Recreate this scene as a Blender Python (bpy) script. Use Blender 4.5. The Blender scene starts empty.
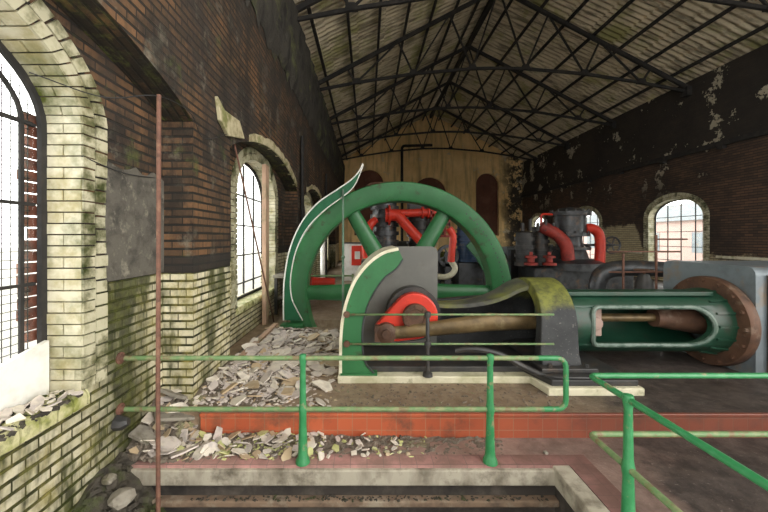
import bpy, bmesh, math, random
from mathutils import Vector, Matrix
R = random.Random(7)
PI = math.pi
sc = bpy.context.scene
COL = sc.collection
EYE = 1.68                      # eye height above the platform; heights below are given from the eye where noted
def Z(z): return z + EYE

# ------------------------------------------------------------------ materials
def rgb(c): return (c[0], c[1], c[2], 1)
class NT:
    def __init__(s, name):
        s.m = bpy.data.materials.new(name); s.m.use_nodes = True
        s.t = s.m.node_tree; s.t.nodes.clear()
        s.out = s.n('ShaderNodeOutputMaterial')
    def n(s, ty, **kw):
        nd = s.t.nodes.new(ty)
        for k, v in kw.items(): setattr(nd, k, v)
        return nd
    def l(s, a, b): s.t.links.new(a, b)
    def pos(s): return s.n('ShaderNodeNewGeometry').outputs['Position']
    def noise(s, vec, scale, detail=5, rough=.6, scl=None):
        if scl:
            mp = s.n('ShaderNodeVectorMath', operation='MULTIPLY'); s.l(vec, mp.inputs[0]); mp.inputs[1].default_value = scl; vec = mp.outputs[0]
        nd = s.n('ShaderNodeTexNoise'); s.l(vec, nd.inputs['Vector'])
        nd.inputs['Scale'].default_value = scale; nd.inputs['Detail'].default_value = detail; nd.inputs['Roughness'].default_value = rough
        return nd.outputs['Fac']
    def ramp(s, f, lo, hi):
        nd = s.n('ShaderNodeMapRange'); s.l(f, nd.inputs[0]); nd.inputs[1].default_value = lo; nd.inputs[2].default_value = hi
        return nd.outputs[0]
    def math(s, op, a, b):
        nd = s.n('ShaderNodeMath', operation=op)
        for i, v in enumerate((a, b)):
            if hasattr(v, 'links'): s.l(v, nd.inputs[i])
            else: nd.inputs[i].default_value = v
        return nd.outputs[0]
    def mix(s, f, a, b, blend='MIX'):
        nd = s.n('ShaderNodeMix', data_type='RGBA', blend_type=blend)
        for i, v in ((0, f), (6, a), (7, b)):
            if hasattr(v, 'links'): s.l(v, nd.inputs[i])
            elif i == 0: nd.inputs[0].default_value = v
            else: nd.inputs[i].default_value = rgb(v)
        return nd.outputs[2]
    def sep(s, vec):
        nd = s.n('ShaderNodeSeparateXYZ'); s.l(vec, nd.inputs[0]); return nd.outputs
    def comb(s, x, y, z=0.0):
        nd = s.n('ShaderNodeCombineXYZ')
        for i, v in enumerate((x, y, z)):
            if hasattr(v, 'links'): s.l(v, nd.inputs[i])
            else: nd.inputs[i].default_value = v
        return nd.outputs[0]
    def bsdf(s, col, rough=.7, metal=0, height=None, bump=.3, dist=.01, spec=.4):
        b = s.n('ShaderNodeBsdfPrincipled')
        if hasattr(col, 'links'): s.l(col, b.inputs['Base Color'])
        else: b.inputs['Base Color'].default_value = rgb(col)
        if hasattr(rough, 'links'): s.l(rough, b.inputs['Roughness'])
        else: b.inputs['Roughness'].default_value = rough
        b.inputs['Metallic'].default_value = metal
        b.inputs['Specular IOR Level'].default_value = spec
        if height is not None:
            bp = s.n('ShaderNodeBump'); bp.inputs['Strength'].default_value = bump; bp.inputs['Distance'].default_value = dist
            s.l(height, bp.inputs['Height']); s.l(bp.outputs[0], b.inputs['Normal'])
        s.l(b.outputs[0], s.out.inputs[0]); return b

MATS = {}
def worn(name, c1, c2, c3=None, s2=6, t2=(.45, .65), s3=2, t3=(.52, .66), rough=.6, metal=0, bump=.25, dist=.006, scl=None, spec=.4):
    """base colour, broken by patches of a second and a third colour (dirt, rust, moss)"""
    t = NT(name); p = t.pos()
    f2 = t.ramp(t.noise(p, s2, scl=scl), *t2)
    col = t.mix(f2, c1, c2)
    if c3: col = t.mix(t.ramp(t.noise(p, s3, 6, .65), *t3), col, c3)
    h = t.noise(p, s2 * 5, 4)
    t.bsdf(col, rough, metal, h, bump, dist, spec)
    MATS[name] = t.m; return t.m

def brick_nodes(t, p, c1, c2, mortar, bw=.235, rh=.0825, ms=.009, bias=0.0):
    x, y, z = t.sep(p)
    nz = t.sep(t.n('ShaderNodeNewGeometry').outputs['True Normal'])[2]
    flat = t.math('GREATER_THAN', t.math('ABSOLUTE', nz, 0), .6)
    v = t.comb(t.math('MULTIPLY', 2.2, t.math('ADD', y, t.math('MULTIPLY', x, t.math('SUBTRACT', 1, flat)))), t.math('ADD', t.math('MULTIPLY', z, t.math('SUBTRACT', 1, flat)), t.math('MULTIPLY', x, flat)))
    b = t.n('ShaderNodeTexBrick'); t.l(v, b.inputs['Vector'])
    b.inputs['Scale'].default_value = 1; b.inputs['Brick Width'].default_value = bw * 2.2; b.inputs['Row Height'].default_value = rh
    b.inputs['Mortar Size'].default_value = ms; b.inputs['Mortar Smooth'].default_value = .3; b.inputs['Bias'].default_value = bias
    for k, c in (('Color1', c1), ('Color2', c2), ('Mortar', mortar)):
        if hasattr(c, 'links'): t.l(c, b.inputs[k])
        else: b.inputs[k].default_value = rgb(c)
    return b.outputs['Color'], b.outputs['Fac']

def mat_left_wall():
    t = NT('glazed_and_plain_brick'); p = t.pos(); x, y, z = t.sep(p)
    n1 = t.noise(p, 1.3, 5, .65); n2 = t.noise(p, 5, 5, .7)
    # glazed cream dado
    cream, cf = brick_nodes(t, p, (.74, .68, .50), (.58, .54, .37), (.035, .036, .016), bw=.165, ms=.0135)
    cream = t.mix(t.math('MULTIPLY', t.ramp(n2, .44, .66), .75), cream, (.34, .29, .085))
    moss = t.mix(t.ramp(t.noise(p, 14), .35, .65), (.012, .017, .006), (.072, .082, .016))
    ynear = t.ramp(y, 3.45, 3.0)            # the corner by the nearest window is the mossiest
    lowz = t.ramp(z, .9, -.4)
    stk = t.noise(p, 2.2, 5, .7, (1, 1, .3))
    m = t.math('ADD', t.math('MULTIPLY', t.ramp(stk, .50, .60), .85), t.math('MULTIPLY', t.math('MULTIPLY', ynear, t.ramp(stk, .28, .48)), t.math('ADD', .25, t.math('MULTIPLY', t.ramp(y, 2.55, 2.95), .8))))
    m = t.math('MINIMUM', m, .92)
    cream = t.mix(m, cream, moss)
    # plain brick above
    brown, bf = brick_nodes(t, p, (.19, .098, .045), (.062, .038, .022), (.018, .015, .011), bw=.215, ms=.014)
    brown = t.mix(t.math('MULTIPLY', t.ramp(n1, .42, .60), .85), brown, (.035, .028, .024))
    brown = t.mix(t.math('MULTIPLY', t.ramp(t.noise(p, 2.6, 6, .7), .56, .70), .6), brown, (.30, .27, .20))
    brown = t.mix(t.math('MULTIPLY', t.ramp(t.noise(p, 1.9, 6, .7), .60, .72), .8), brown, (.10, .12, .03))
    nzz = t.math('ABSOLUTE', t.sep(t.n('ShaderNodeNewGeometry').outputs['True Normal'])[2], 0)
    sof = t.math('MULTIPLY', t.math('GREATER_THAN', nzz, .5), t.ramp(t.noise(p, 4, 5, .7), .3, .5))  # soffit shade painted into the brick colour, mottled with moss and soot
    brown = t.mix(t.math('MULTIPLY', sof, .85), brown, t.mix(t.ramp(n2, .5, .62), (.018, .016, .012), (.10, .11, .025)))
    brown = t.mix(t.math('MULTIPLY', t.ramp(t.noise(p, 1.7, 6, .75, (1, 1, .5)), .47, .60), .75), brown, (.014, .012, .010))
    band = t.math('MULTIPLY', t.ramp(z, 1.50, 1.485), .85)
    brown = t.mix(band, brown, (.022, .02, .018))
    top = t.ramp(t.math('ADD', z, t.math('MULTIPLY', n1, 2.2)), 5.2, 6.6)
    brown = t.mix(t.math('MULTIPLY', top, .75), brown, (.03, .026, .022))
    sel = t.ramp(z, 1.318, 1.322)
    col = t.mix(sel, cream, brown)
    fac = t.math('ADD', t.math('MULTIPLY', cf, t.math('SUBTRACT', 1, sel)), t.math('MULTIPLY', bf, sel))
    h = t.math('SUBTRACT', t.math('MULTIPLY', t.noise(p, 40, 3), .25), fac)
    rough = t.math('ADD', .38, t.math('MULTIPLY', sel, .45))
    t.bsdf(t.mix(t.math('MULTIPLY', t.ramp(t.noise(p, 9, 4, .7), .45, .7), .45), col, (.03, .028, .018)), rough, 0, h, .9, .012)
    return t.m
def mat_right_wall():
    t = NT('sooty_brick_with_flaking_plaster'); p = t.pos(); x, y, z = t.sep(p)
    n1 = t.noise(p, .55, 6, .68); n2 = t.noise(p, 1.1, 7, .72)
    br, bf = brick_nodes(t, p, (.125, .072, .045), (.06, .040, .029), (.022, .018, .015), ms=.011)
    br = t.mix(t.math('MULTIPLY', t.ramp(n1, .42, .62), .8), br, (.022, .018, .015))
    cream, cf = brick_nodes(t, p, (.50, .42, .26), (.40, .33, .20), (.09, .075, .045), ms=.011)
    zz = t.math('ADD', z, t.math('MULTIPLY', t.math('SUBTRACT', n2, .5), 1.6))
    far = t.ramp(y, 14.2, 14.8)
    lim = t.math('ADD', 1.02, t.math('MULTIPLY', far, 1.2))
    sel = t.ramp(t.math('SUBTRACT', zz, lim), .1, -.1)
    col = t.mix(sel, br, cream)
    # plaster left in scabs on the upper wall, soot black between
    up = t.ramp(z, 4.6, 4.75)
    soot = t.mix(t.ramp(n1, .35, .7), (.035, .030, .024), (.012, .011, .010))
    col = t.mix(t.math('MULTIPLY', up, .85), col, soot)
    ff = t.ramp(t.math('ADD', n2, t.math('MULTIPLY', t.ramp(y, 9, 24), .05)), .605, .62)
    ff = t.math('MULTIPLY', ff, t.ramp(z, 3.2, 4.4))
    col = t.mix(t.math('MULTIPLY', ff, .9), col, t.mix(t.noise(p, 6), (.30, .26, .18), (.55, .50, .38)))
    h = t.math('SUBTRACT', t.math('MULTIPLY', t.noise(p, 30, 3), .3), bf)
    t.bsdf(col, .8, 0, h, .7, .012)
    return t.m
def mat_end_wall():
    t = NT('ochre_plaster'); p = t.pos(); x, y, z = t.sep(p)
    a = t.noise(p, .9, 6, .65); st = t.noise(p, 1.6, 5, .6, (2.5, 1, .25))
    col = t.mix(t.ramp(a, .35, .68), (.92, .66, .32), (.74, .50, .22))
    col = t.mix(t.math('MULTIPLY', t.ramp(st, .48, .7), .55), col, (.24, .15, .07))
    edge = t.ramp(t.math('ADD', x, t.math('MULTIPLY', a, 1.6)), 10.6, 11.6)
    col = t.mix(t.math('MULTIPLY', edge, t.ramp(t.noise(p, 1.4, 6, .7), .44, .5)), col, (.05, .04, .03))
    col = t.mix(t.math('MULTIPLY', t.ramp(t.noise(p, 1.1, 7, .7), .60, .63), .7), col, (.55, .48, .36))
    t.bsdf(col, .85, 0, t.noise(p, 8), .2, .01)
    return t.m
def mat_roof():
    t = NT('mossy_corrugated_sheet'); p = t.pos(); x, y, z = t.sep(p)
    a = t.noise(p, .8, 6, .7); s = t.noise(p, 2.2, 5, .65, (.35, 3.2, 1))
    col = t.mix(t.ramp(a, .3, .7), (.70, .61, .44), (.46, .39, .27))
    col = t.mix(t.math('MULTIPLY', t.ramp(s, .48, .62), .75), col, (.09, .075, .05))
    col = t.mix(t.math('MULTIPLY', t.ramp(t.noise(p, .55, 7, .72), .52, .64), .75), col, (.26, .26, .08))
    t.bsdf(col, .85, 0, t.noise(p, 25), .3, .01)
    return t.m
def mat_floor(name, lo, hi, wet, grey):
    t = NT(name); p = t.pos(); x, y, z = t.sep(p)
    a = t.noise(p, 1.2, 6, .7); b = t.noise(p, 7, 6, .7); c = t.noise(p, 30, 4, .7)
    dusty = t.mix(t.ramp(b, .35, .65), lo, hi)
    oily = t.mix(t.ramp(b, .4, .62), (.040, .031, .027), (.085, .066, .056))
    side = t.ramp(t.math('ADD', x, t.math('MULTIPLY', t.math('SUBTRACT', a, .5), 3)), wet, wet + 1.2)
    col = t.mix(side, dusty, oily)
    col = t.mix(t.math('MULTIPLY', t.ramp(c, .62, .70), .4), col, grey)
    rough = t.ramp(a, .35, .65)
    t.bsdf(col, t.math('ADD', .35, t.math('MULTIPLY', rough, .45)), 0, t.math('ADD', b, c), .5, .012)
    return t.m
def mat_tiles(name, c1, c2, grout, tile=.14, dirt=(.10, .07, .05), rough=.35, dz=(0, 0), dirt_t=(.5, .7)):
    t = NT(name); p = t.pos(); x, y, z = t.sep(p)
    v = t.comb(x, t.math('ADD', y, z))
    b = t.n('ShaderNodeTexBrick'); t.l(v, b.inputs['Vector']); b.offset = 0
    b.inputs['Scale'].default_value = 1; b.inputs['Brick Width'].default_value = tile; b.inputs['Row Height'].default_value = .115
    b.inputs['Mortar Size'].default_value = .0035; b.inputs['Color1'].default_value = rgb(c1); b.inputs['Color2'].default_value = rgb(c2); b.inputs['Mortar'].default_value = rgb(grout)
    n = t.noise(p, 3.5, 6, .7)
    col = t.mix(t.math('MULTIPLY', t.ramp(n, *dirt_t), .7), b.outputs['Color'], dirt)
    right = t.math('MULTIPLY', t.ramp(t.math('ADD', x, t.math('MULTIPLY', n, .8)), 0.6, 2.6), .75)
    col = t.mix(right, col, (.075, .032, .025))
    t.bsdf(col, rough, 0, t.math('SUBTRACT', t.math('MULTIPLY', t.noise(p, 40), .2), b.outputs['Fac']), .4, .004)
    return t.m

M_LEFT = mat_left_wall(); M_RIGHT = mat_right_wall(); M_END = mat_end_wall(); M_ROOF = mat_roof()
M_PLAT = mat_floor('dusty_platform', (.20, .135, .085), (.31, .235, .16), 1.6, (.50, .45, .38))
M_WALK = mat_floor('dirty_walkway', (.26, .17, .14), (.34, .24, .20), 1.3, (.40, .34, .30))
M_PIT = worn('dark_pit_concrete', (.05, .042, .036), (.10, .085, .07), (.02, .018, .016), rough=.8)
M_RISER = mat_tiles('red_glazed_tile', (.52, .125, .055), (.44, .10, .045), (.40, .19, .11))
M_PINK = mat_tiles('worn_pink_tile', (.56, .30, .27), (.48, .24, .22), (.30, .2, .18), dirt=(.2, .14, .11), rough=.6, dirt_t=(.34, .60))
M_GLAZE = worn('cream_glazed_brick', (.62, .58, .43), (.38, .33, .17), (.085, .10, .02), s2=5, t2=(.44, .66), s3=2.0, t3=(.46, .66), rough=.3, bump=.15)
M_QUOIN = worn('mossy_cream_quoin_brick', (.50, .47, .33), (.26, .24, .13), (.035, .045, .012), s2=6, t2=(.42, .62), s3=3.0, t3=(.48, .66), rough=.4, bump=.25)
M_SILLB = worn('mossy_bullnose_brick', (.56, .53, .30), (.26, .28, .07), (.07, .085, .02), s2=8, s3=5, rough=.5)
M_SOOT = worn('soot_crusted_render', (.05, .045, .036), (.022, .020, .017), (.11, .12, .045), s2=4, s3=1.2, t3=(.54, .68), rough=.95, bump=.8, dist=.03, scl=(1, 1, .3))
M_RENDER = worn('grey_cement_render', (.115, .105, .085), (.055, .05, .042), (.24, .22, .17), s2=6, s3=9, t3=(.56, .70), rough=.9, bump=.6, dist=.02)
M_HOOD = worn('stained_cream_render', (.50, .44, .28), (.26, .22, .12), (.18, .19, .06), s2=6, s3=3, rough=.8)
M_BLACK = worn('black_iron', (.03, .03, .03), (.055, .05, .045), (.09, .06, .04), s2=5, s3=3, t3=(.58, .7), rough=.45, spec=.5)
M_TRUSS = worn('black_truss_steel', (.018, .017, .016), (.035, .03, .026), rough=.8)
M_GREEN = worn('green_paint', (.027, .135, .046), (.035, .17, .058), (.04, .065, .025), s2=3, s3=5, t3=(.60, .68), rough=.38, bump=.08, spec=.5)
M_RAILG = worn('worn_green_paint', (.032, .215, .075), (.05, .26, .10), (.24, .23, .12), s2=14, s3=11, t3=(.58, .66), rough=.4, bump=.15, spec=.5)
M_OLIVE = worn('worn_pale_green_rail', (.14, .24, .10), (.25, .28, .14), (.20, .15, .08), s2=12, s3=8, t3=(.52, .62), rough=.5)
M_DKGREEN = worn('dark_green_paint', (.010, .047, .027), (.017, .064, .037), (.035, .045, .028), s2=2.5, s3=3, t3=(.55, .68), rough=.35, bump=.1, spec=.5)
M_CREAM = worn('cream_paint', (.72, .68, .52), (.58, .54, .38), (.36, .36, .17), s2=7, s3=4, t3=(.58, .70), rough=.45)
M_PLINTH = worn('cream_painted_plinth', (.66, .62, .46), (.46, .44, .28), (.22, .20, .11), s2=4, s3=5, t3=(.56, .68), rough=.6)
M_WHITE = worn('white_paint', (.78, .77, .72), (.66, .64, .58), rough=.5)
M_RED = worn('red_paint', (.72, .055, .03), (.62, .045, .028), (.34, .04, .025), s2=4, s3=5, t3=(.60, .72), rough=.35, bump=.08)
M_DKRED = worn('dull_red_paint', (.42, .055, .04), (.30, .04, .03), (.12, .03, .03), rough=.5)
M_GREY = worn('grey_steel_sheet', (.14, .14, .127), (.175, .17, .155), (.12, .115, .095), s2=3, s3=4, t3=(.6, .75), rough=.5, bump=.05, metal=.2)
M_BLUEGREY = worn('blue_grey_cladding', (.20, .235, .255), (.14, .165, .18), (.26, .19, .13), s2=3, s3=1.6, t3=(.55, .68), rough=.42, metal=.3, bump=.12)
M_RUST = worn('rusty_iron', (.13, .068, .042), (.07, .040, .028), (.24, .17, .125), s2=5, s3=3, t3=(.56, .68), rough=.55, metal=.2, bump=.25)
M_RUSTROD = worn('rust_brown_pipe', (.16, .075, .05), (.10, .05, .035), (.24, .13, .08), s2=12, s3=7, rough=.75)
M_ROD = worn('grease_browned_steel', (.19, .13, .06), (.10, .07, .035), (.27, .21, .11), s2=5, s3=3, rough=.4, metal=.3, bump=.1)
M_BED = worn('mossy_bed_casting', (.10, .10, .085), (.055, .055, .05), (.17, .18, .05), s2=4, s3=1.6, t3=(.46, .60), rough=.45, bump=.15, spec=.5)
M_HOUSE = worn('oily_black_casting', (.035, .036, .037), (.022, .023, .023), (.11, .11, .10), s2=6, s3=22, t3=(.60, .70), rough=.42, bump=.12, spec=.5)
M_BLUE = worn('dark_blue_paint', (.035, .07, .15), (.025, .05, .10), (.14, .13, .11), s2=5, s3=4, t3=(.6, .7), rough=.4)
M_STEEL = worn('blackened_machine', (.09, .095, .10), (.05, .05, .053), (.16, .11, .08), s2=5, s3=4, t3=(.56, .7), rough=.4, metal=.5)
M_SLATE = worn('broken_slate', (.58, .51, .46), (.36, .32, .29), (.66, .60, .50), s2=9, s3=3, t3=(.5, .62), rough=.8, bump=.2)
M_SLATEW = worn('pale_broken_slate', (.74, .68, .58), (.58, .51, .42), (.44, .39, .33), s2=8, s3=3, rough=.75, bump=.2)
M_SLATEM = worn('mossy_broken_slate', (.52, .52, .24), (.42, .44, .15), (.5, .46, .38), s2=8, s3=3, rough=.85, bump=.2)
M_SLATEO = worn('ochre_broken_tile', (.50, .38, .24), (.40, .30, .19), (.5, .42, .3), s2=8, s3=3, rough=.85)
M_DUST = worn('rubble_dust', (.22, .18, .14), (.12, .10, .08), (.26, .25, .13), s2=12, s3=2.5, t3=(.55, .65), rough=.95, bump=.8, dist=.02)
M_DARKRUB = worn('damp_dark_rubble', (.07, .06, .045), (.035, .03, .024), (.06, .075, .02), s2=8, s3=3, rough=.9, bump=.8, dist=.02)
M_BRICKRED = worn('broken_red_brick', (.24, .085, .05), (.15, .06, .04), (.08, .06, .045), s2=8, s3=4, rough=.9, bump=.5)
M_STONE = worn('pale_broken_stone', (.27, .245, .20), (.17, .15, .12), (.11, .10, .06), s2=8, s3=4, rough=.9, bump=.5)
M_TIMBER = worn('weathered_pink_timber', (.44, .29, .20), (.34, .22, .15), (.25, .2, .12), s2=5, scl=(1, 1, .15), s3=3, rough=.75)
M_NICHE = worn('dull_red_niche_brick', (.15, .06, .04), (.10, .045, .032), (.20, .09, .06), s2=2, s3=1, rough=.85)
M_NOSING = worn('stained_concrete_nosing', (.42, .38, .30), (.24, .21, .16), (.13, .11, .08), s2=5, s3=3, t3=(.52, .66), rough=.8, bump=.4, scl=(1, 1, .4))
M_LEDGE = worn('rust_stained_ledge', (.22, .15, .10), (.12, .085, .06), (.32, .27, .2), s2=6, s3=4, rough=.8)
M_WIRE = worn('black_cable', (.02, .02, .02), (.03, .03, .03), rough=.7)
M_OUT = worn('pale_yard_concrete', (.50, .48, .44), (.42, .40, .35), rough=.9)
M_OUTB = worn('outside_pale_brick', (.50, .36, .32), (.42, .31, .28), rough=.9)
def mat_glass():
    t = NT('dusty_glass'); p = t.pos()
    tr = t.n('ShaderNodeBsdfTransparent'); tr.inputs[0].default_value = (.93, .95, .95, 1)
    gl = t.n('ShaderNodeBsdfGlossy'); gl.inputs['Roughness'].default_value = .08
    tl = t.n('ShaderNodeBsdfTranslucent'); tl.inputs[0].default_value = (.8, .8, .76, 1)
    a = t.n('ShaderNodeMixShader'); a.inputs[0].default_value = .04; t.l(tr.outputs[0], a.inputs[1]); t.l(gl.outputs[0], a.inputs[2])
    b = t.n('ShaderNodeMixShader'); t.l(t.math('MULTIPLY', t.ramp(t.noise(p, 3, 5), .4, .8), .05), b.inputs[0]); t.l(a.outputs[0], b.inputs[1]); t.l(tl.outputs[0], b.inputs[2])
    t.l(b.outputs[0], t.out.inputs[0]); return t.m
M_GLASS = mat_glass()

# ------------------------------------------------------------------ mesh builder
class MB:
    def __init__(s): s.v = []; s.f = []; s.sm = []
    def add(s, vs, fs, smooth=False):
        o = len(s.v); s.v += [tuple(v) for v in vs]; s.f += [tuple(i + o for i in f) for f in fs]; s.sm += [smooth] * len(fs); return s
    def box(s, a, b, mtx=None):
        x0, y0, z0 = a; x1, y1, z1 = b
        vs = [Vector(q) for q in ((x0, y0, z0), (x1, y0, z0), (x1, y1, z0), (x0, y1, z0), (x0, y0, z1), (x1, y0, z1), (x1, y1, z1), (x0, y1, z1))]
        if mtx: vs = [mtx @ q for q in vs]
        return s.add(vs, [(3, 2, 1, 0), (4, 5, 6, 7), (0, 1, 5, 4), (1, 2, 6, 5), (2, 3, 7, 6), (3, 0, 4, 7)])
    def bar(s, p, q, w, h=None, up=(0, 0, 1)):
        """a square bar between two points"""
        p, q = Vector(p), Vector(q); h = h or w; d = q - p; L = d.length; d.normalize(); u = Vector(up)
        if abs(d.dot(u)) > .95: u = Vector((0, 1, 0))
        sd = d.cross(u).normalized(); up2 = sd.cross(d)
        m = Matrix((( d.x, sd.x, up2.x, p.x), (d.y, sd.y, up2.y, p.y), (d.z, sd.z, up2.z, p.z), (0, 0, 0, 1)))
        return s.box((0, -w / 2, -h / 2), (L, w / 2, h / 2), m)
    def sweep(s, pts, r, n=10, closed=False, sect=None):
        """a round tube (or the section sect) along a path; r a number or one per point"""
        P = [Vector(p) for p in pts]; N = len(P)
        rr = r if isinstance(r, (list, tuple)) else [r] * N
        T = []
        for i in range(N):
            a = P[(i - 1) % N] if (closed or i > 0) else P[i]; b = P[(i + 1) % N] if (closed or i < N - 1) else P[i]
            T.append((b - a).normalized())
        u = Vector((0, 0, 1)) if abs(T[0].z) < .9 else Vector((0, 1, 0))
        u = (u - T[0] * u.dot(T[0])).normalized()
        sect = sect or [(math.cos(2 * PI * k / n), math.sin(2 * PI * k / n)) for k in range(n)]
        n = len(sect); vs = []
        for i in range(N):
            u = (u - T[i] * u.dot(T[i])).normalized(); w = T[i].cross(u)
            for a, b in sect: vs.append(P[i] + (u * a + w * b) * rr[i])
        fs = []
        for i in range(N if closed else N - 1):
            j = (i + 1) % N
            for k in range(n): fs.append((i * n + k, i * n + (k + 1) % n, j * n + (k + 1) % n, j * n + k))
        s.add(vs, fs, n > 6)
        if not closed:
            s.add(vs[:n], [tuple(range(n - 1, -1, -1))]); s.add(vs[-n:], [tuple(range(n))])
        return s
    def cyl(s, p, q, r, r2=None, n=20):
        return s.sweep([p, q], [r, r if r2 is None else r2], n)
    def lathe(s, prof, org, ax=(0, 0, 1), n=32, a0=0, a1=2 * PI):
        """prof: (distance along the axis, radius) pairs, closed automatically when full turn"""
        ax = Vector(ax).normalized(); u = Vector((1, 0, 0)) if abs(ax.x) < .9 else Vector((0, 1, 0))
        u = (u - ax * u.dot(ax)).normalized(); w = ax.cross(u); org = Vector(org)
        full = abs(a1 - a0 - 2 * PI) < 1e-6; N = n if full else n + 1; m = len(prof); vs = []
        for i in range(N):
            a = a0 + (a1 - a0) * i / n
            for t, r in prof: vs.append(org + ax * t + (u * math.cos(a) + w * math.sin(a)) * max(r, 1e-4))
        fs = []
        for i in range(n):
            j = (i + 1) % N
            for k in range(m - 1): fs.append((i * m + k, j * m + k, j * m + k + 1, i * m + k + 1))
        return s.add(vs, fs, True)
    def ring(s, org, ax, r0, r1, t0, t1, n=64):
        """a square-section ring"""
        return s.lathe([(t0, r0), (t0, r1), (t1, r1), (t1, r0), (t0, r0)], org, ax, n)
    def prism(s, poly, axis, a, b):
        """polygon (two coordinates) extruded along an axis: 'y' takes (x,z), 'x' takes (y,z), 'z' takes (x,y)"""
        def q(p, t): return {'y': (p[0], t, p[1]), 'x': (t, p[0], p[1]), 'z': (p[0], p[1], t)}[axis]
        n = len(poly); vs = [q(p, a) for p in poly] + [q(p, b) for p in poly]
        fs = [(i, (i + 1) % n, n + (i + 1) % n, n + i) for i in range(n)] + [tuple(range(n - 1, -1, -1)), tuple(range(n, 2 * n))]
        return s.add(vs, fs)
    def strip(s, outer, inner, axis, a, b):
        """a solid band between two polylines of equal length"""
        for i in range(len(outer) - 1): s.prism([outer[i], outer[i + 1], inner[i + 1], inner[i]], axis, a, b)
        return s
    def mesh(s, name):
        me = bpy.data.meshes.new(name); me.from_pydata(s.v, [], s.f); me.validate()
        bm = bmesh.new(); bm.from_mesh(me)
        for i, f in enumerate(bm.faces): f.smooth = s.sm[i] if i < len(s.sm) else False
        bmesh.ops.remove_doubles(bm, verts=bm.verts, dist=1e-5)
        bmesh.ops.recalc_face_normals(bm, faces=bm.faces)
        for e in bm.edges:
            if len(e.link_faces) == 2 and e.calc_face_angle(0) > .7: e.smooth = False
        bm.to_mesh(me); bm.free(); return me
    def build(s, name, mat, parent=None, bevel=0):
        return link(name, s.mesh(name), mat, parent, bevel)
def link(name, me, mat, parent=None, bevel=0):
    o = bpy.data.objects.new(name, me); COL.objects.link(o)
    if mat and not me.materials: me.materials.append(mat)
    if parent: o.parent = parent
    if bevel:
        md = o.modifiers.new('bevel', 'BEVEL'); md.width = bevel; md.segments = 2; md.limit_method = 'ANGLE'; md.angle_limit = .7
    if parent:
        o.matrix_parent_inverse = Matrix.Translation(-Vector(parent.location))
    return o
def tag(o, label, cat, group=None):
    o['label'] = label; o['category'] = cat
    if group: o['group'] = group
    return o
def thing(name, loc, label, cat, group=None):
    o = bpy.data.objects.new(name, None); COL.objects.link(o); o.location = loc; o.empty_display_size = .1
    return tag(o, label, cat, group)
def struct(o): o['kind'] = 'structure'; return o
def children(o): return [c for c in COL.objects if c.parent == o]
def copy_tree(o, parent=None):
    c = o.copy(); COL.objects.link(c)
    if parent: c.parent = parent
    for ch in children(o): copy_tree(ch, c)
    return c
def plate(outline, holes, axis, a, b, name, mat, parent=None):
    """a flat plate with holes, filled as a 2D curve and extruded, then turned into a mesh"""
    cu = bpy.data.curves.new(name, 'CURVE'); cu.dimensions = '2D'; cu.fill_mode = 'BOTH'; cu.extrude = abs(b - a) / 2
    for pts in [outline] + holes:
        sp = cu.splines.new('POLY'); sp.points.add(len(pts) - 1); sp.use_cyclic_u = True
        for k, p in enumerate(pts): sp.points[k].co = (p[0], p[1], 0, 1)
    tmp = bpy.data.objects.new('tmp', cu); COL.objects.link(tmp)
    dg = bpy.context.evaluated_depsgraph_get()
    me = bpy.data.meshes.new_from_object(tmp.evaluated_get(dg)); bpy.data.objects.remove(tmp)
    c = (a + b) / 2
    for v in me.vertices:
        x, y, z = v.co
        v.co = {'x': (c + z, x, y), 'y': (x, c + z, y), 'z': (x, y, c + z)}[axis]
    bm = bmesh.new(); bm.from_mesh(me); bmesh.ops.remove_doubles(bm, verts=bm.verts, dist=1e-5); bmesh.ops.recalc_face_normals(bm, faces=bm.faces)
    for f in bm.faces: f.smooth = False
    bm.to_mesh(me); bm.free(); me.name = name
    return link(name, me, mat, parent)
def boolean(o, cutters):
    for c in cutters:
        md = o.modifiers.new('cut', 'BOOLEAN'); md.operation = 'DIFFERENCE'; md.object = c; md.solver = 'EXACT'
    dg = bpy.context.evaluated_depsgraph_get()
    me = bpy.data.meshes.new_from_object(o.evaluated_get(dg)); o.modifiers.clear(); o.data = me
    for c in cutters: bpy.data.objects.remove(c)
    return o
def rounded(pts, rad, seg=6):
    """fillet the inner corners of a polyline"""
    P = [Vector(p) for p in pts]; out = [P[0]]
    for i in range(1, len(P) - 1):
        a, b, c = P[i - 1], P[i], P[i + 1]; d1 = (a - b); d2 = (c - b); r = min(rad, d1.length * .45, d2.length * .45)
        p, q = b + d1.normalized() * r, b + d2.normalized() * r
        for k in range(seg + 1):
            t = k / seg; out.append(p * (1 - t) ** 2 + b * 2 * t * (1 - t) + q * t * t)
    out.append(P[-1]); return out
def smooth_path(pts, sub=6, dim=2):
    """Catmull-Rom through the given points"""
    P = [Vector(p) for p in pts]; P = [P[0] * 2 - P[1]] + P + [P[-1] * 2 - P[-2]]; out = []
    for i in range(1, len(P) - 2):
        a, b, c, d = P[i - 1:i + 3]
        for k in range(sub):
            t = k / sub
            out.append(.5 * ((2 * b) + (c - a) * t + (2 * a - 5 * b + 4 * c - d) * t * t + (3 * b - a - 3 * c + d) * t ** 3))
    out.append(P[-2]); return [tuple(p) for p in out]

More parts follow.
